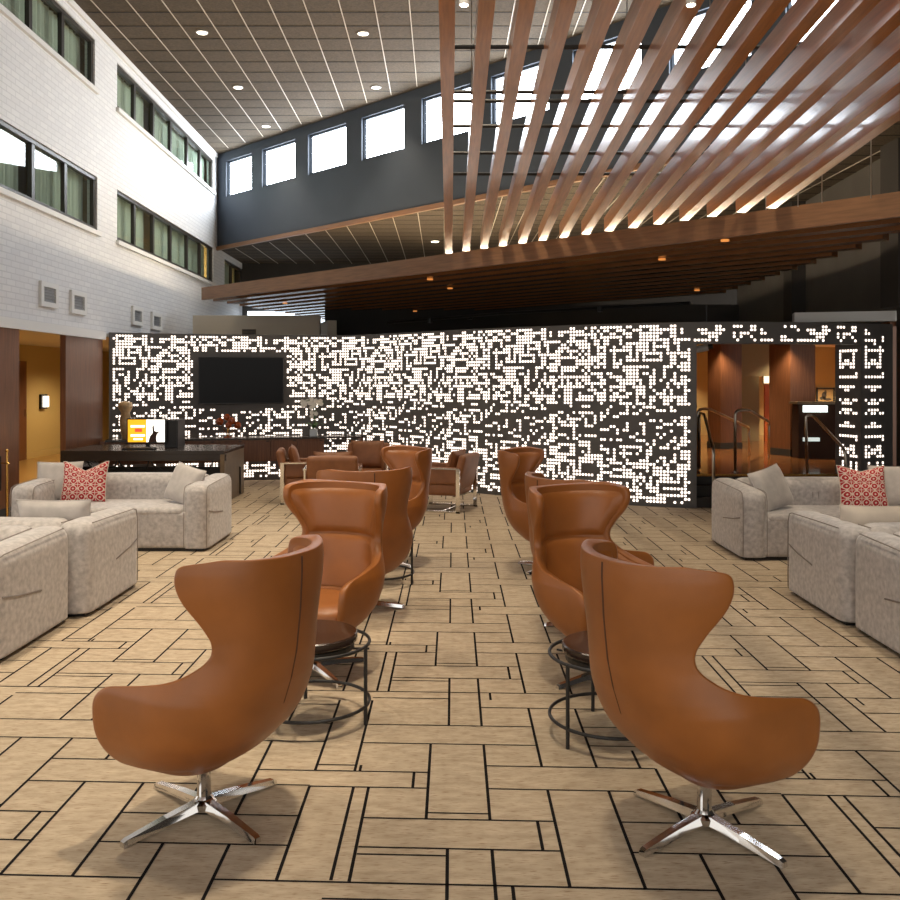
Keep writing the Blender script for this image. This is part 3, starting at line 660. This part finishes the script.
for x, y, z, r in ((-.13, 0, .26, .065), (-.02, .03, .33, .06), (.07, -.02, .27, .065), (.16, .01, .20, .06), (.02, -.03, .20, .055)):
    h = MB(); h.tube([(0, 0, .02), (x*.6, y, z*.6), (x, y, z)], .006, 6); o = h.build('stem', BRASS, t); h = MB(); h.ball((x, y, z), r, 14); h.build('glass_ball', AMBER, o, smooth=True)
t = thing('orchid', 'white orchid in a pale square pot at the right of the credenza', 'plant', CP(3.35))
h = MB(); h.box((0, 0, .06), (.12, .12, .12)); h.build('pot', POTG, t, mods=[BEV(.008)])
h = MB(); h.tube([(0, 0, .1), (.01, 0, .3), (0, 0, .5), (-.06, 0, .6), (-.16, 0, .58)], .007, 6); h.tube([(0, 0, .1), (.02, 0, .3), (.03, .01, .5), (.1, 0, .6), (.18, 0, .56)], .007, 6); h.build('stem', LEAF, t)
h = MB()
for k in range(5): a = k*1.26; h.grid([[(math.cos(a)*r+math.sin(a)*w*.03, math.sin(a)*r-math.cos(a)*w*.03, .12+.1*math.sin(r*14)) for w in (-1, 0, 1)] for r in (.01, .06, .12, .17)])
h.build('leaves', LEAF, t)
h = MB()
for k in range(26):
    x = random.uniform(-.2, .2); z = .60-.6*abs(x)**1.5+random.uniform(-.05, .04); y = random.uniform(-.06, .04)
    if k > 18: x, z = random.uniform(-.05, .05), random.uniform(.3, .55)
    for q in range(5):
        a = q*1.2566+k; c = Vector((x, y, z)); u = Vector((math.cos(a), -.15, math.sin(a)))*.042; w = Vector((-math.sin(a), 0, math.cos(a)))*.022
        h.add([c, c+u*.6+w, c+u, c+u*.6-w], [(0, 1, 2, 3)])
h.build('blossoms', PETAL, t)

bs = thing('brass_stand', 'slim brass post stand holding a dark sign at the left edge', 'sign stand', (-6.26, 12.9, 0), world=True)
bs.location = (-4.95*12.9/13, 10.2, 0)
bx, by = P(7, 380, 10.4).x, 10.4
bs.location = (bx, by, 0)
h = MB(); h.lathe([(.13, 0), (.13, .02), (.02, .03)], (bx, by, 0), 20); h.build('base', BRASS, bs); h = MB(); h.tube([(bx, by, .02), (bx, by, .87)], .014, 8); h.ball((bx, by, .88), .02); h.ball((bx, by, .74), .03, sz=.4); h.build('pole', BRASS, bs)
h = MB(); h.box((bx-.22, by, .62), (.30, .02, .40)); h.build('sign_panel', BLACKP, bs); h = MB(); h.bar((bx-.08, by, .74), (bx, by, .74), .012, .012); h.build('bracket', BRASS, bs)

# ------------------------------------------------------------------ lobby beyond the opening
lf = MB(); lf.box((6.6, 17.2, .2), (7.4, 9.6, .4)); struct(lf.build('floor_lobby', LOBF), 'raised polished amber lobby floor', 'floor')
ls = MB(); ls.box((4.4, 12.27, .135), (2.4, .26, .27), mi=0); ls.box((4.4, 12.06, .0675), (2.4, .2, .135)); ls.box((4.4, 12.395, .19), (2.4, .012, .36)); ls.box((4.4, 12.39, .395), (2.4, .03, .02), mi=1)
struct(ls.build('stairs_lobby', [DARKW, BRASS]), 'dark carpeted steps up to the lobby floor', 'stairs')
lw = MB(); lw.box((6.8, 21.4, 1.4), (8, .1, 2.16)); struct(lw.build('wall_lobby', YELLOW), 'ochre back wall of the lobby', 'wall')
lw = MB(); lw.box((6.25, 18.6, 2.13), (1.25, .3, .7)); struct(lw.build('wall_soffit', OLIVE), 'ochre soffit between the two walnut lobby columns', 'wall')
lw = MB(); lw.box((6.1, 19.3, 1.2), (1.0, .2, 1.6)); struct(lw.build('wall_lobby_recess', OLIVE), 'olive recess wall between the lobby columns', 'wall')
lw = MB(); lw.quad((3.2, 12.75, 2.48), (9.8, 12.75, 2.48), (10.5, 21.5, 2.48), (3.2, 21.5, 2.48)); struct(lw.build('ceiling_lobby', CREAMW), 'pale lobby ceiling', 'ceiling')
lw = MB(); lw.box((10.2, 17, 1.24), (.1, 9, 2.48)); struct(lw.build('wall_lobby_right', YELLOW), 'ochre side wall of the lobby', 'wall')
lw = MB(); lw.box((3.35, 17, 1.2), (.1, 7.5, 2.4)); struct(lw.build('wall_lobby_left', YELLOW), 'ochre left wall of the lobby', 'wall')
def lcol(label, px, Z, w, th):
    c = P(px, 380, Z+w*.6); m = MB(); m.box((c.x, c.y, 1.45), (w, w, 2.1), R_(th)); m.box((c.x, c.y, .46), (w+.02, w+.02, .12), R_(th), mi=1); struct(m.build('column', [WALNUT, DARKW]), label, 'column')
R_ = math.radians
lcol('walnut lobby column nearer the left side of the opening', 724.5, 16.9, .45, 15); lcol('wide walnut lobby column in the middle of the opening', 792, 15.3, .53, 20)
od = thing('door_2', 'orange door at the back of the lobby', 'door', (6.85, 19.1, .4), kind='structure', world=True); h = MB(); h.box((6.85, 19.1, 1.0), (.36, .06, 1.2)); h.build('door_leaf', ORANGE, od)
h = MB(); h.box((6.85, 19.1, 1.80), (.36, .06, .34)); h.build('lit_transom', emit('transom_glow', (1, .85, .55), 1.0), od)
pf = thing('framed_print', 'small framed print of a dark plant form on the ochre lobby wall', 'picture', P(825.5, 396, 21.3), world=True)
cx = P(825.5, 396, 21.3); h = MB()
for x in (-.2, .2): h.box((cx.x+x, 21.3, cx.z), (.03, .04, .40))
for z in (-.18, .18): h.box((cx.x, 21.3, cx.z+z), (.42, .04, .03))
h.build('picture_frame', BLACKM, pf)
h = MB(); h.box((cx.x, 21.31, cx.z), (.38, .01, .35)); n = 12
for ox, oz, rx, rz_ in ((-.03, .02, .06, .08), (-.06, -.05, .08, .04), (.05, -.08, .09, .03), (0, .09, .03, .05)):
    h.add([(cx.x+ox+rx*math.cos(2*PI*k/n), 21.302, cx.z+oz+rz_*math.sin(2*PI*k/n)) for k in range(n)], [tuple(range(n))], 1)
h.build('print', [PAPER, INK], pf)
rc = thing('lobby_counter', 'dark walnut lobby counter with a glowing glass lamp band', 'counter', (0, 0, 0), world=True)
Z = 14.85; x0, x1 = P(799, 0, Z).x, P(848, 0, Z).x
h = MB(); h.box(((x0+x1)/2, Z+.16, .85), (x1-x0, .28, .9)); h.build('counter_body', mat('dark_walnut', (.035, .016, .009), .8, spec=.15), rc)
h = MB(); h.box(((x0+x1)/2, Z+.14, 1.32), (x1-x0+.1, .36, .04)); h.build('countertop', BRONZE, rc)
h = MB()
for k in range(3): h.box((x0+.12+.135*k, Z-.03, 1.225), (.12, .05, .11))
h.build('lit_glass', GLOWG, rc)
h = MB(); h.box((x0+.2, Z-.0, .72), (.26, .07, .06)); h.build('lower_lit_glass', emit('dim_lit_glass', (.8, 1, .95), .35), rc)
def rail(label, path):
    pp_ = [Vector(path[0])]; P_ = [Vector(q) for q in path]
    for a, b, c in zip(P_, P_[1:], P_[2:]):
        r = min(.09, (b-a).length*.4, (c-b).length*.4); p, q = b+(a-b).normalized()*r, b+(c-b).normalized()*r
        for k in range(7): t = k/6; pp_.append(p*(1-t)**2+b*2*t*(1-t)+q*t*t)
    pp_.append(P_[-1]); h = MB(); h.tube(pp_, .021, 10)
    t = thing('handrail', label, 'handrail', (P_[0].x, P_[0].y, P_[0].z), world=True, group='steel stair handrails'); h.build('rail_tube', SATIN, t, smooth=True)
    h = MB(); h.lathe([(.04, 0), (.04, .01), (.022, .015)], P_[0], 14); h.build('floor_flange', SATIN, t)
rail('steel handrail rising from the carpet beside the left end of the steps', [(3.45, 11.78, 0), (3.45, 11.78, .78), (3.60, 12.75, 1.22), (3.60, 13.0, 1.22), (3.60, 13.0, .42)])
rail('steel handrail in the lobby sloping down in front of the left walnut column', [(3.66, 13.3, .4), (3.66, 13.3, 1.27), (3.86, 13.4, 1.27), (5.15, 15.5, .88), (5.15, 15.5, .4)])
rail('steel handrail in the lobby ending at the wide walnut column', [(4.04, 12.75, .4), (4.04, 12.75, 1.27), (4.27, 12.85, 1.27), (5.35, 15.1, 1.0), (5.35, 15.1, .4)])
rail('steel handrail sloping down the right end of the steps', [(5.30, 11.9, 0), (5.24, 11.95, .78), (5.14, 12.75, 1.2), (5.04, 12.75, 1.2), (5.06, 12.75, .4)])
tl = thing('track_spotlight', 'white cylinder spotlight under the left end of the opening header', 'light', (3.47, 12.6, 2.1), world=True)
h = MB(); h.tube([(3.42, 12.7, 2.12), (3.62, 12.62, 2.16)], .05, 14); h.build('lamp_body', WHITE, tl, smooth=False); h = MB(); h.tube([(3.62, 12.62, 2.16), (3.68, 12.6, 2.17)], .035, 12); h.build('neck', BLACKM, tl); h = MB(); h.tube([(3.6, 12.62, 2.17), (3.6, 12.62, 2.75)], .012, 8); h.build('stem', BLACKM, tl)
sw = thing('wall_switch', 'pale switch plate on the wide walnut lobby column', 'switch', (5.98, 15.28, .95), R_(20)); h = MB(); h.box((0, 0, 0), (.05, .02, .12)); h.build('plate', WHITE, sw); h = MB(); h.box((0, -.012, 0), (.02, .01, .04)); h.build('toggle', WHITE, sw)
rwd = MB(); rwd.box((6.62, 12.85, 1.27), (.8, .25, 2.54)); struct(rwd.build('wall_right_wood', WALNUT), 'walnut wall panel at the right edge beside the pixel screen', 'wall')
rtr = MB(); rtr.bar((5.0, 13.1, 2.60), (6.4, 12.72, 2.60), .3, .14); struct(rtr.build('trim_3', WHITE), 'white ceiling edge above the right end of the pixel screen', 'trim')
def lamp(name, kind, loc, e, col, size=.2, rot=None, spot=None, target=None):
    l = bpy.data.lights.new(name, kind); l.energy = e; l.color = col
    if kind == 'AREA': l.size = size
    else: l.shadow_soft_size = size
    if spot: l.spot_size = spot; l.spot_blend = .6
    o = bpy.data.objects.new(name, l); COL.objects.link(o); o.location = loc
    if rot: o.rotation_euler = rot
    return o
for n, (x, y, e) in enumerate(((4.95, 16.6, 60), (5.6, 15.0, 60), (8.8, 20.0, 330), (4.3, 15.5, 50), (7.6, 17.0, 70), (6.9, 18.0, 60), (5.0, 20.4, 130))):
    lamp('lobby_fill_spot', 'SPOT', (x, y, 2.44), e, (1, .80, .54), .05, (0, 0, 0), 2.0)  # unseen spots without fixtures, most added to brighten the lobby walls
lamp('guest_room_lamp', 'POINT', (-6.7, 25.6, 4.5), 160, (1, .74, .36), .1)
for y in (12.4, 16.0, 20.0): lamp('corridor_fill_spot', 'SPOT', (-7.4, y, 2.4), 110, (1, .78, .45), .06, (0, 0, 0), 2.6)  # no fixtures here: unseen spots added to light the corridor

# ------------------------------------------------------------------ wing chairs
WT = [(.19, .14), (.22, .21), (.26, .262), (.32, .30), (.4, .328), (.5, .34), (.56, .338), (.62, .315), (.7, .287), (.78, .28), (.86, .288), (.95, .308), (1.02, .312), (1.06, .308), (1.09, .295)]
BT = [(.19, -.09), (.22, -.14), (.26, -.185), (.3, -.22), (.4, -.29), (.5, -.338), (.6, -.372), (.7, -.395), (.85, -.412), (1.0, -.42), (1.09, -.418)]
FT = [(.19, .06), (.22, .12), (.26, .165), (.3, .19), (.36, .212), (.42, .220), (.5, .222), (.54, .21), (.56, .185), (.572, .14), (.58, .09), (.588, .035), (.597, -.02), (.608, -.075), (.622, -.13), (.65, -.19), (.68, -.23), (.72, -.262), (.76, -.27), (.8, -.262), (.86, -.232), (.91, -.198), (.95, -.176), (.98, -.166), (1.01, -.166), (1.03, -.172), (1.042, -.182), (1.05, -.2), (1.055, -.23), (1.059, -.275), (1.062, -.32)]
NU = 22
def ucurve(z, inset=0, cut=0):
    W = lerp(WT, z)-inset; fb = lerp(BT, z)+inset; ff = lerp(FT, z)-cut; e = 2/2.3
    D = min(.27, (ff-fb)*.92) if z < .45 else .27
    fc = fb+D; dense = []; ff = max(ff, fb+.012); n = 60
    if ff > fc: dense += [(W*(1-.12*max(0, (ff-fc-(ff-fc)*i/n))/.5), ff+(fc-ff)*i/n) for i in range(n)]; p0 = 0
    else: p0 = math.asin(min(1, ((fc-ff)/D)**(1/e)))
    for i in range(n+1):
        a = p0+(PI/2-p0)*i/n; dense.append((W*max(0, math.cos(a))**e if i < n else 0, fc-D*math.sin(a)**e))
    L = [0]
    for p, q in zip(dense, dense[1:]): L.append(L[-1]+math.dist(p, q))
    half = []; k = 0
    for i in range(NU+1):
        t = L[-1]*i/NU
        while k < len(L)-2 and L[k+1] < t: k += 1
        w = (t-L[k])/max(1e-9, L[k+1]-L[k]); half.append((dense[k][0]+(dense[k+1][0]-dense[k][0])*w, dense[k][1]+(dense[k+1][1]-dense[k][1])*w))
    zz = z+.075*max(0, (.45-z)/.26)
    return [Vector((x, f, zz)) for x, f in half]+[Vector((-x, f, zz)) for x, f in half[-2::-1]]
def inner(z, d, trim=1):
    u = ucurve(z); out = []; N = len(u)-1
    for i in range(trim, N+1-trim):
        t = (u[min(N, i+1)]-u[max(0, i-1)]); t.normalize(); nrm = Vector((t.y, -t.x, 0))
        if nrm.dot(Vector((-u[i].x, -.05-u[i].y, 0))) < 0: nrm = -nrm
        ed = min(1, min(i-trim, N-trim-i)/3); out.append(u[i]+nrm*(-.012+(d-.032)*ed**.6))
    return out
ROWS = [.19, .205, .22, .24, .26, .28, .3, .33, .36, .39, .42, .46, .5, .52, .535, .55, .56, .568, .574, .58, .585, .592, .6, .608, .618, .63, .65, .68, .7, .725, .75, .775, .8, .83, .86, .89, .92, .94, .96, .98, .995, 1.01, 1.02, 1.03, 1.038, 1.045, 1.05, 1.055, 1.059, 1.062]
def make_chair(label):
    t = thing('wing_chair', label, 'chair', group='cognac leather wing chairs')
    m = MB(); m.grid([ucurve(z) for z in ROWS])
    m.build('shell', LEATHER, t, smooth=True, weld=False, mods=[('solid', 'SOLIDIFY', dict(thickness=.045, offset=-1)), ('sub', 'SUBSURF', dict(levels=1, render_levels=1))])
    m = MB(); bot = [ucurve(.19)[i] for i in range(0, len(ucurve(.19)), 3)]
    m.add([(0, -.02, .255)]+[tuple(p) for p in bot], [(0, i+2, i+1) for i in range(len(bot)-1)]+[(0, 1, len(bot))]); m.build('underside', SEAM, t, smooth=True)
    # seat cushion follows the inside of the shell
    m = MB(); rows = []
    for z, ins, cut in ((.20, .02, .0), (.25, .012, .0), (.30, .01, -.01), (.36, .01, .0), (.40, .012, .02), (.425, .035, .06), (.435, .09, .15)):
        rows.append(ucurve(z if z < .4 else .40, ins, cut=cut))
        for p in rows[-1]: p.z = z
    m.grid(rows); c = rows[-1]; m.add([(0, 0, .44)]+[tuple(p) for p in c], [(0, i+1, i+2) for i in range(len(c)-1)]+[(0, len(c), 1)])
    f0 = [r[0] for r in rows]; f1 = [r[-1] for r in rows]
    m.grid([[p, Vector((p.x*.4, p.y+b, p.z)), Vector((q.x*.4, q.y+b, q.z)), q] for p, q, b in zip(f0, f1, (.01, .02, .025, .03, .03, .02, 0))])
    m.build('seat_cushion', LEATHER, t, smooth=True, weld=True)
    # back upholstery with a crease across the lumbar
    m = MB(); rows = []
    for z, d in ((.43, .05), (.46, .06), (.52, .066), (.57, .067), (.62, .069), (.66, .07), (.70, .071), (.725, .069), (.74, .058), (.75, .050), (.76, .058), (.775, .07), (.80, .073), (.84, .075), (.9, .075), (.94, .073), (.98, .07), (1.005, .06), (1.02, .046), (1.03, .03)): rows.append(inner(z, d))
    m.grid(rows)
    m.build('back_cushion', LEATHER, t, smooth=True)
    m = MB()
    path = []
    for z in ROWS[6:-3:2]: u = ucurve(z); path.append(u[len(u)//2]+Vector((0, -.0445, 0)))
    m.tube(path, .0042, 6)
    m.build('seam', SEAM, t, smooth=True)
    m = MB(); m.lathe([(.05, .03), (.05, .05), (.034, .065), (.027, .075), (.027, .26)], n=20); m.build('pedestal', CHROME, t, smooth=False, mods=None)
    for k in range(4):
        a = PI/4+k*PI/2; ca_, sa = math.cos(a), math.sin(a); m = MB(); vs = []
        for r, w, z0, z1 in ((.02, .026, .03, .062), (.17, .023, .022, .048), (.33, .018, .004, .026), (.345, .016, 0, .02)):
            for x, z in ((-w, z0), (w, z0), (w*.7, z1), (-w*.7, z1)): vs.append((r*ca_-x*sa, r*sa+x*ca_, z))
        fs = [(3, 2, 1, 0), (12, 13, 14, 15)]
        for i in range(3):
            for j in range(4): fs.append((i*4+j, i*4+(j+1) % 4, i*4+4+(j+1) % 4, i*4+4+j))
        m.add(vs, fs); m.build('leg', CHROME, t)
    return t
# facing angle: direction of the chair's front measured from +X
R_ = math.radians
spots = [(-.965, 3.53, 154, 'front left wing chair seen from behind, its arm pointing left'), (-.80, 5.25, 243, 'left wing chair facing the camera behind the front left chair'),
         (-.685, 6.72, 110, 'third wing chair of the left row, its seamed back turned to us'), (-.63, 8.30, 212, 'farthest wing chair of the left row, near the metal armchair'),
         (.965, 3.415, 25, 'front right wing chair seen from behind, its arm pointing right'), (.89, 5.12, 302, 'right wing chair with wrinkled leather facing the camera'),
         (.97, 6.08, 30, 'third wing chair of the right row, mostly hidden, back turned to us'), (.90, 8.1, 335, 'farthest wing chair of the right row, in front of the pixel screen')]
chair0 = None
for x, y, a, lab in spots:
    rz = R_(a)-PI/2
    if chair0 is None:
        chair0 = make_chair(lab); chair0.location = (x, y, 0); chair0.rotation_euler = (0, 0, rz)
    else: ch = dup(chair0, (x, y, 0), rz, lab)
    if x < 0 and y < 4: ch = chair0
    for c in ch.children:
        if c.name.startswith('leg'): c.rotation_euler = (0, 0, R_({3.53: 48.7, 3.415: 35.8}.get(y, 20+y*37 % 90)-45)-rz)

# round side tables
def make_table(label):
    t = thing('side_table', label, 'table', group='round black side tables')
    m = MB(); m.lathe([(.20, .385), (.225, .39), (.235, .40), (.235, .43), (.228, .436)], n=40); m.build('tabletop', TABLE, t, smooth=False)
    m = MB(); m.lathe([(.215, .355), (.22, .36), (.22, .383)], n=36); m.build('lower_disc', BLACKM, t)
    m = MB(); m.ring((0, 0, .385), .295, .0085, 48); m.build('upper_ring', BLACKM, t, smooth=True)
    m = MB(); m.ring((0, 0, .09), .295, .0085, 48); m.build('lower_ring', BLACKM, t, smooth=True)
    m = MB()
    for k in range(2): m.bar((-.295*math.cos(k*PI/2), -.295*math.sin(k*PI/2), .352), (.295*math.cos(k*PI/2), .295*math.sin(k*PI/2), .352), .012, .008)
    m.build('cross_bar', BLACKM, t)
    for k in range(3):
        a = R_(-16+120*k); m = MB(); m.tube([(.295*math.cos(a), .295*math.sin(a), 0), (.295*math.cos(a), .295*math.sin(a), .39)], .0095, 8); m.build('leg', BLACKM, t)
    return t
t1 = make_table('round dark side table between the two nearest left wing chairs'); t1.location = (-.70, 4.52, 0)
dup(t1, (.775, 4.33, 0), R_(-126), 'round dark side table between the two nearest right wing chairs')
dup(t1, (-.60, 7.55, 0), 0, 'round dark side table between the two farther left wing chairs')

# ------------------------------------------------------------------ sofas
def make_sofa(label, w=1.97, d=1.05):
    t = thing('sofa', label, 'sofa', group='greige velvet sofas')
    m = MB(); m.box((0, 0, .0175), (w-.08, d-.08, .035)); m.build('plinth', BLACKM, t)
    m = MB(); m.rbox((0, -.02, .215), (w-.3, d-.06, .37), .04, 9, .006); m.build('base', VELVET, t, smooth=True, weld=True)
    for sg in (-1, 1):
        xo = sg*w/2
        m = MB(); m.rbox((sg*(w/2-.125), 0, .30), (.25, d, .73), .085, 14, .012)
        m.v = [(x, y, max(.03, z*(1+.03*y))) for x, y, z in m.v]
        a_ = m.build('arm', VELVET, t, smooth=True, weld=True)
        p = MB()
        for xx in (xo-sg*.012, xo-sg*.238):
            p.tube([(xx, -d/2+.012, .04), (xx, -d/2+.008, .3), (xx, -d/2+.012, .56), (xx, -d/2+.04, .63), (xx, -d/2+.10, .644), (xx, 0, .656), (xx, d/2-.1, .665)], .004, 6)
        p.tube([(xo+sg*.004, -d/2+.06, .395), (xo+sg*.010, -d/2+.25, .36), (xo+sg*.012, -d/2+.55, .325)], .006, 6); p.build('piping', PIPING, a_, smooth=True)
    m = MB(); m.rbox((0, d/2-.16, .36), (w-.44, .32, .64), .09, 12, .012); m.build('back', VELVET, t, smooth=True, weld=True)
    p = MB()
    for x in (-.03, .03): p.tube([(x, d/2-.325, .42), (x, d/2-.328, .55), (x, d/2-.29, .655), (x, d/2-.15, .685)], .004, 5)
    p.build('piping', PIPING, t, smooth=True)
    m = MB(); m.rbox((0, -.17, .39), (w-.50, d-.36, .08), .035, 9, .012); m.build('seat_cushion', VELVET, t, smooth=True, weld=True)
    return t
sf = make_sofa('far left velvet sofa facing us with a red patterned cushion'); sf.location = (-3.385, 9.43, 0)
dup(sf, (-3.565, 6.95, 0), PI, 'left velvet sofa with its back to us, facing the far left sofa')
dup(sf, (-3.67, 5.86, 0), 0, 'nearest left velvet sofa, cut by the left frame edge')
dup(sf, (3.73, 8.98, 0), 0, 'far right velvet sofa facing us with a red patterned cushion')
dup(sf, (3.69, 6.72, 0), PI, 'right velvet sofa with its back to us, facing the far right sofa')
dup(sf, (3.73, 5.63, 0), 0, 'nearest right velvet sofa, cut by the right frame edge')
def pillow(name, label, loc, w, h, tk, rz, tilt, m, roll=0, chop=0):
    q = MB(); n = 18; uv = []
    for sg in (-1, 1):
        vs = []
        for i in range(n+1):
            for j in range(n+1):
                u, v = -1+2*i/n, -1+2*j/n
                th = tk/2*((1-u**4)*(1-v**4))**.5
                x = u*w/2*(1-.06*(1-v*v)); z = v*h/2*(1-.06*(1-u*u))
                if chop and v > 0: z -= chop*v*max(0, 1-abs(u)*1.15)
                vs.append((x, sg*th*(1 if not chop else 1-.25*max(0, 1-abs(u)*2)*(v > 0)), z)); uv.append((i/n, j/n))
        fs = [(i*(n+1)+j, (i+1)*(n+1)+j, (i+1)*(n+1)+j+1, i*(n+1)+j+1) for i in range(n) for j in range(n)]
        if sg > 0: fs = [f[::-1] for f in fs]
        q.add(vs, fs)
    q.uv = uv
    t = thing(name, label, 'cushion', loc, rz, group='sofa cushions'); o = q.build('cover', m, t, smooth=True)
    o.rotation_euler = (-tilt, roll, 0); o.location = (0, 0, h/2*math.cos(tilt))
    e = MB(); pth = []
    for k in range(4):
        for i in range(n):
            a = -1+2*i/n; u, v = ((a, -1), (1, a), (-a, 1), (-1, -a))[k]
            x = u*w/2*(1-.06*(1-v*v)); z = v*h/2*(1-.06*(1-u*u))
            if chop and v > 0: z -= chop*v*max(0, 1-abs(u)*1.15)
            pth.append((x, 0, z))
    e.tube(pth, .005, 5, True); e.build('welt', m if m is not RED else CREAM, o, smooth=True)
    return t
pillow('throw_cushion', 'plain greige cushion at the left end of the far left sofa', (-4.12, 9.48, .435), .46, .42, .16, R_(8), R_(18), VELVETC)
pillow('throw_cushion', 'red lattice cushion on the far left sofa', (-3.80, 9.36, .435), .46, .43, .15, R_(4), R_(16), RED, chop=.09)
pillow('throw_cushion', 'plain greige cushion leaning on the right arm of the far left sofa', (-2.74, 9.30, .435), .46, .40, .16, R_(-38), R_(22), VELVETC, roll=.16)
pillow('throw_cushion', 'grey cushion showing above the back of the left sofa turned away', (-2.98, 6.80, .43), .56, .38, .16, R_(180), R_(12), VELVETC)
pillow('throw_cushion', 'greige cushion on the nearest left sofa at the frame edge', (-3.28, 5.95, .435), .46, .40, .16, R_(0), R_(16), VELVETC)
pillow('throw_cushion', 'plain greige cushion leaning on the left arm of the far right sofa', (3.16, 8.86, .435), .48, .42, .16, R_(36), R_(22), VELVETC, roll=-.16)
pillow('throw_cushion', 'red lattice cushion on the far right sofa', (4.08, 8.90, .435), .46, .43, .15, R_(-4), R_(16), RED, chop=.05)
pillow('throw_cushion', 'plain greige cushion at the right end of the far right sofa', (4.45, 9.02, .435), .46, .42, .16, R_(-8), R_(18), VELVETC)
pillow('throw_cushion', 'cream cushion showing above the back of the right sofa turned away', (3.16, 6.57, .43), .66, .37, .16, R_(180), R_(12), CREAM)
pillow('throw_cushion', 'greige cushion on the nearest right sofa at the frame edge', (3.30, 5.72, .435), .46, .40, .16, R_(0), R_(16), VELVETC)

# ------------------------------------------------------------------ chrome framed armchairs
def make_arm(label):
    t = thing('metal_armchair', label, 'armchair', group='chrome framed leather armchairs')
    for sg in (-1, 1):
        m = MB(); x = sg*.35
        m.bar((x, .32, 0), (x, .32, .56), .022, .05); m.bar((x, -.32, 0), (x, -.32, .56), .022, .05); m.bar((x, -.345, .565), (x, .345, .565), .045, .018); m.bar((x, -.345, .012), (x, .345, .012), .022, .024)
        m.build('side_frame', CHROME, t)
    m = MB(); m.bar((-.35, -.1, .012), (.35, -.1, .012), .03, .02); m.bar((-.35, .2, .2), (.35, .2, .2), .03, .02); m.bar((-.35, -.25, .2), (.35, -.25, .2), .03, .02); m.build('stretcher', CHROME, t)
    m = MB(); m.rbox((0, .04, .29), (.64, .66, .15), .035, 9, .012); m.build('seat', LEATHER2, t, smooth=True, weld=True)
    m = MB(); m.rbox((0, 0, 0), (.64, .10, .46), .04, 9, .01); o = m.build('backrest', LEATHER2, t, smooth=True, weld=True); o.location = (0, -.31, .51); o.rotation_euler = (R_(14), 0, 0)
    for sg in (-1, 1):
        m = MB(); m.rbox((sg*.30, .0, .47), (.07, .58, .22), .03, 9); m.build('arm_pad', LEATHER2, t, smooth=True, weld=True)
    return t
ac = [(-.08, 11.88, 160, 'chrome framed leather armchair right of the left chair row, seen from behind'), (-2.02, 12.65, 8, 'chrome framed leather armchair nearest the desk, facing right'),
      (-1.52, 11.75, 95, 'leather armchair with its back to us behind the left wing chairs'), (-1.26, 13.45, 268, 'leather armchair facing us before the open bay of the credenza')]
a0 = None
for (x, y, a, lab), clab in zip(ac, ('armchair right of the left chair row', 'armchair nearest the desk', 'armchair with its back to us', 'armchair before the open bay')):
    rz = R_(a)-PI/2
    if a0 is None: a0 = make_arm(lab); a0.location = (x, y, 0); a0.rotation_euler = (0, 0, rz)
    else: dup(a0, (x, y, 0), rz, lab)
    cx_, cy_ = x-.16*math.cos(R_(a)), y-.16*math.sin(R_(a))
    pillow('seat_cushion_loose', 'tan leather cushion leaning in the %s' % clab, (cx_, cy_, .375), .5, .42, .14, rz+PI, R_(14), LEATHER2)
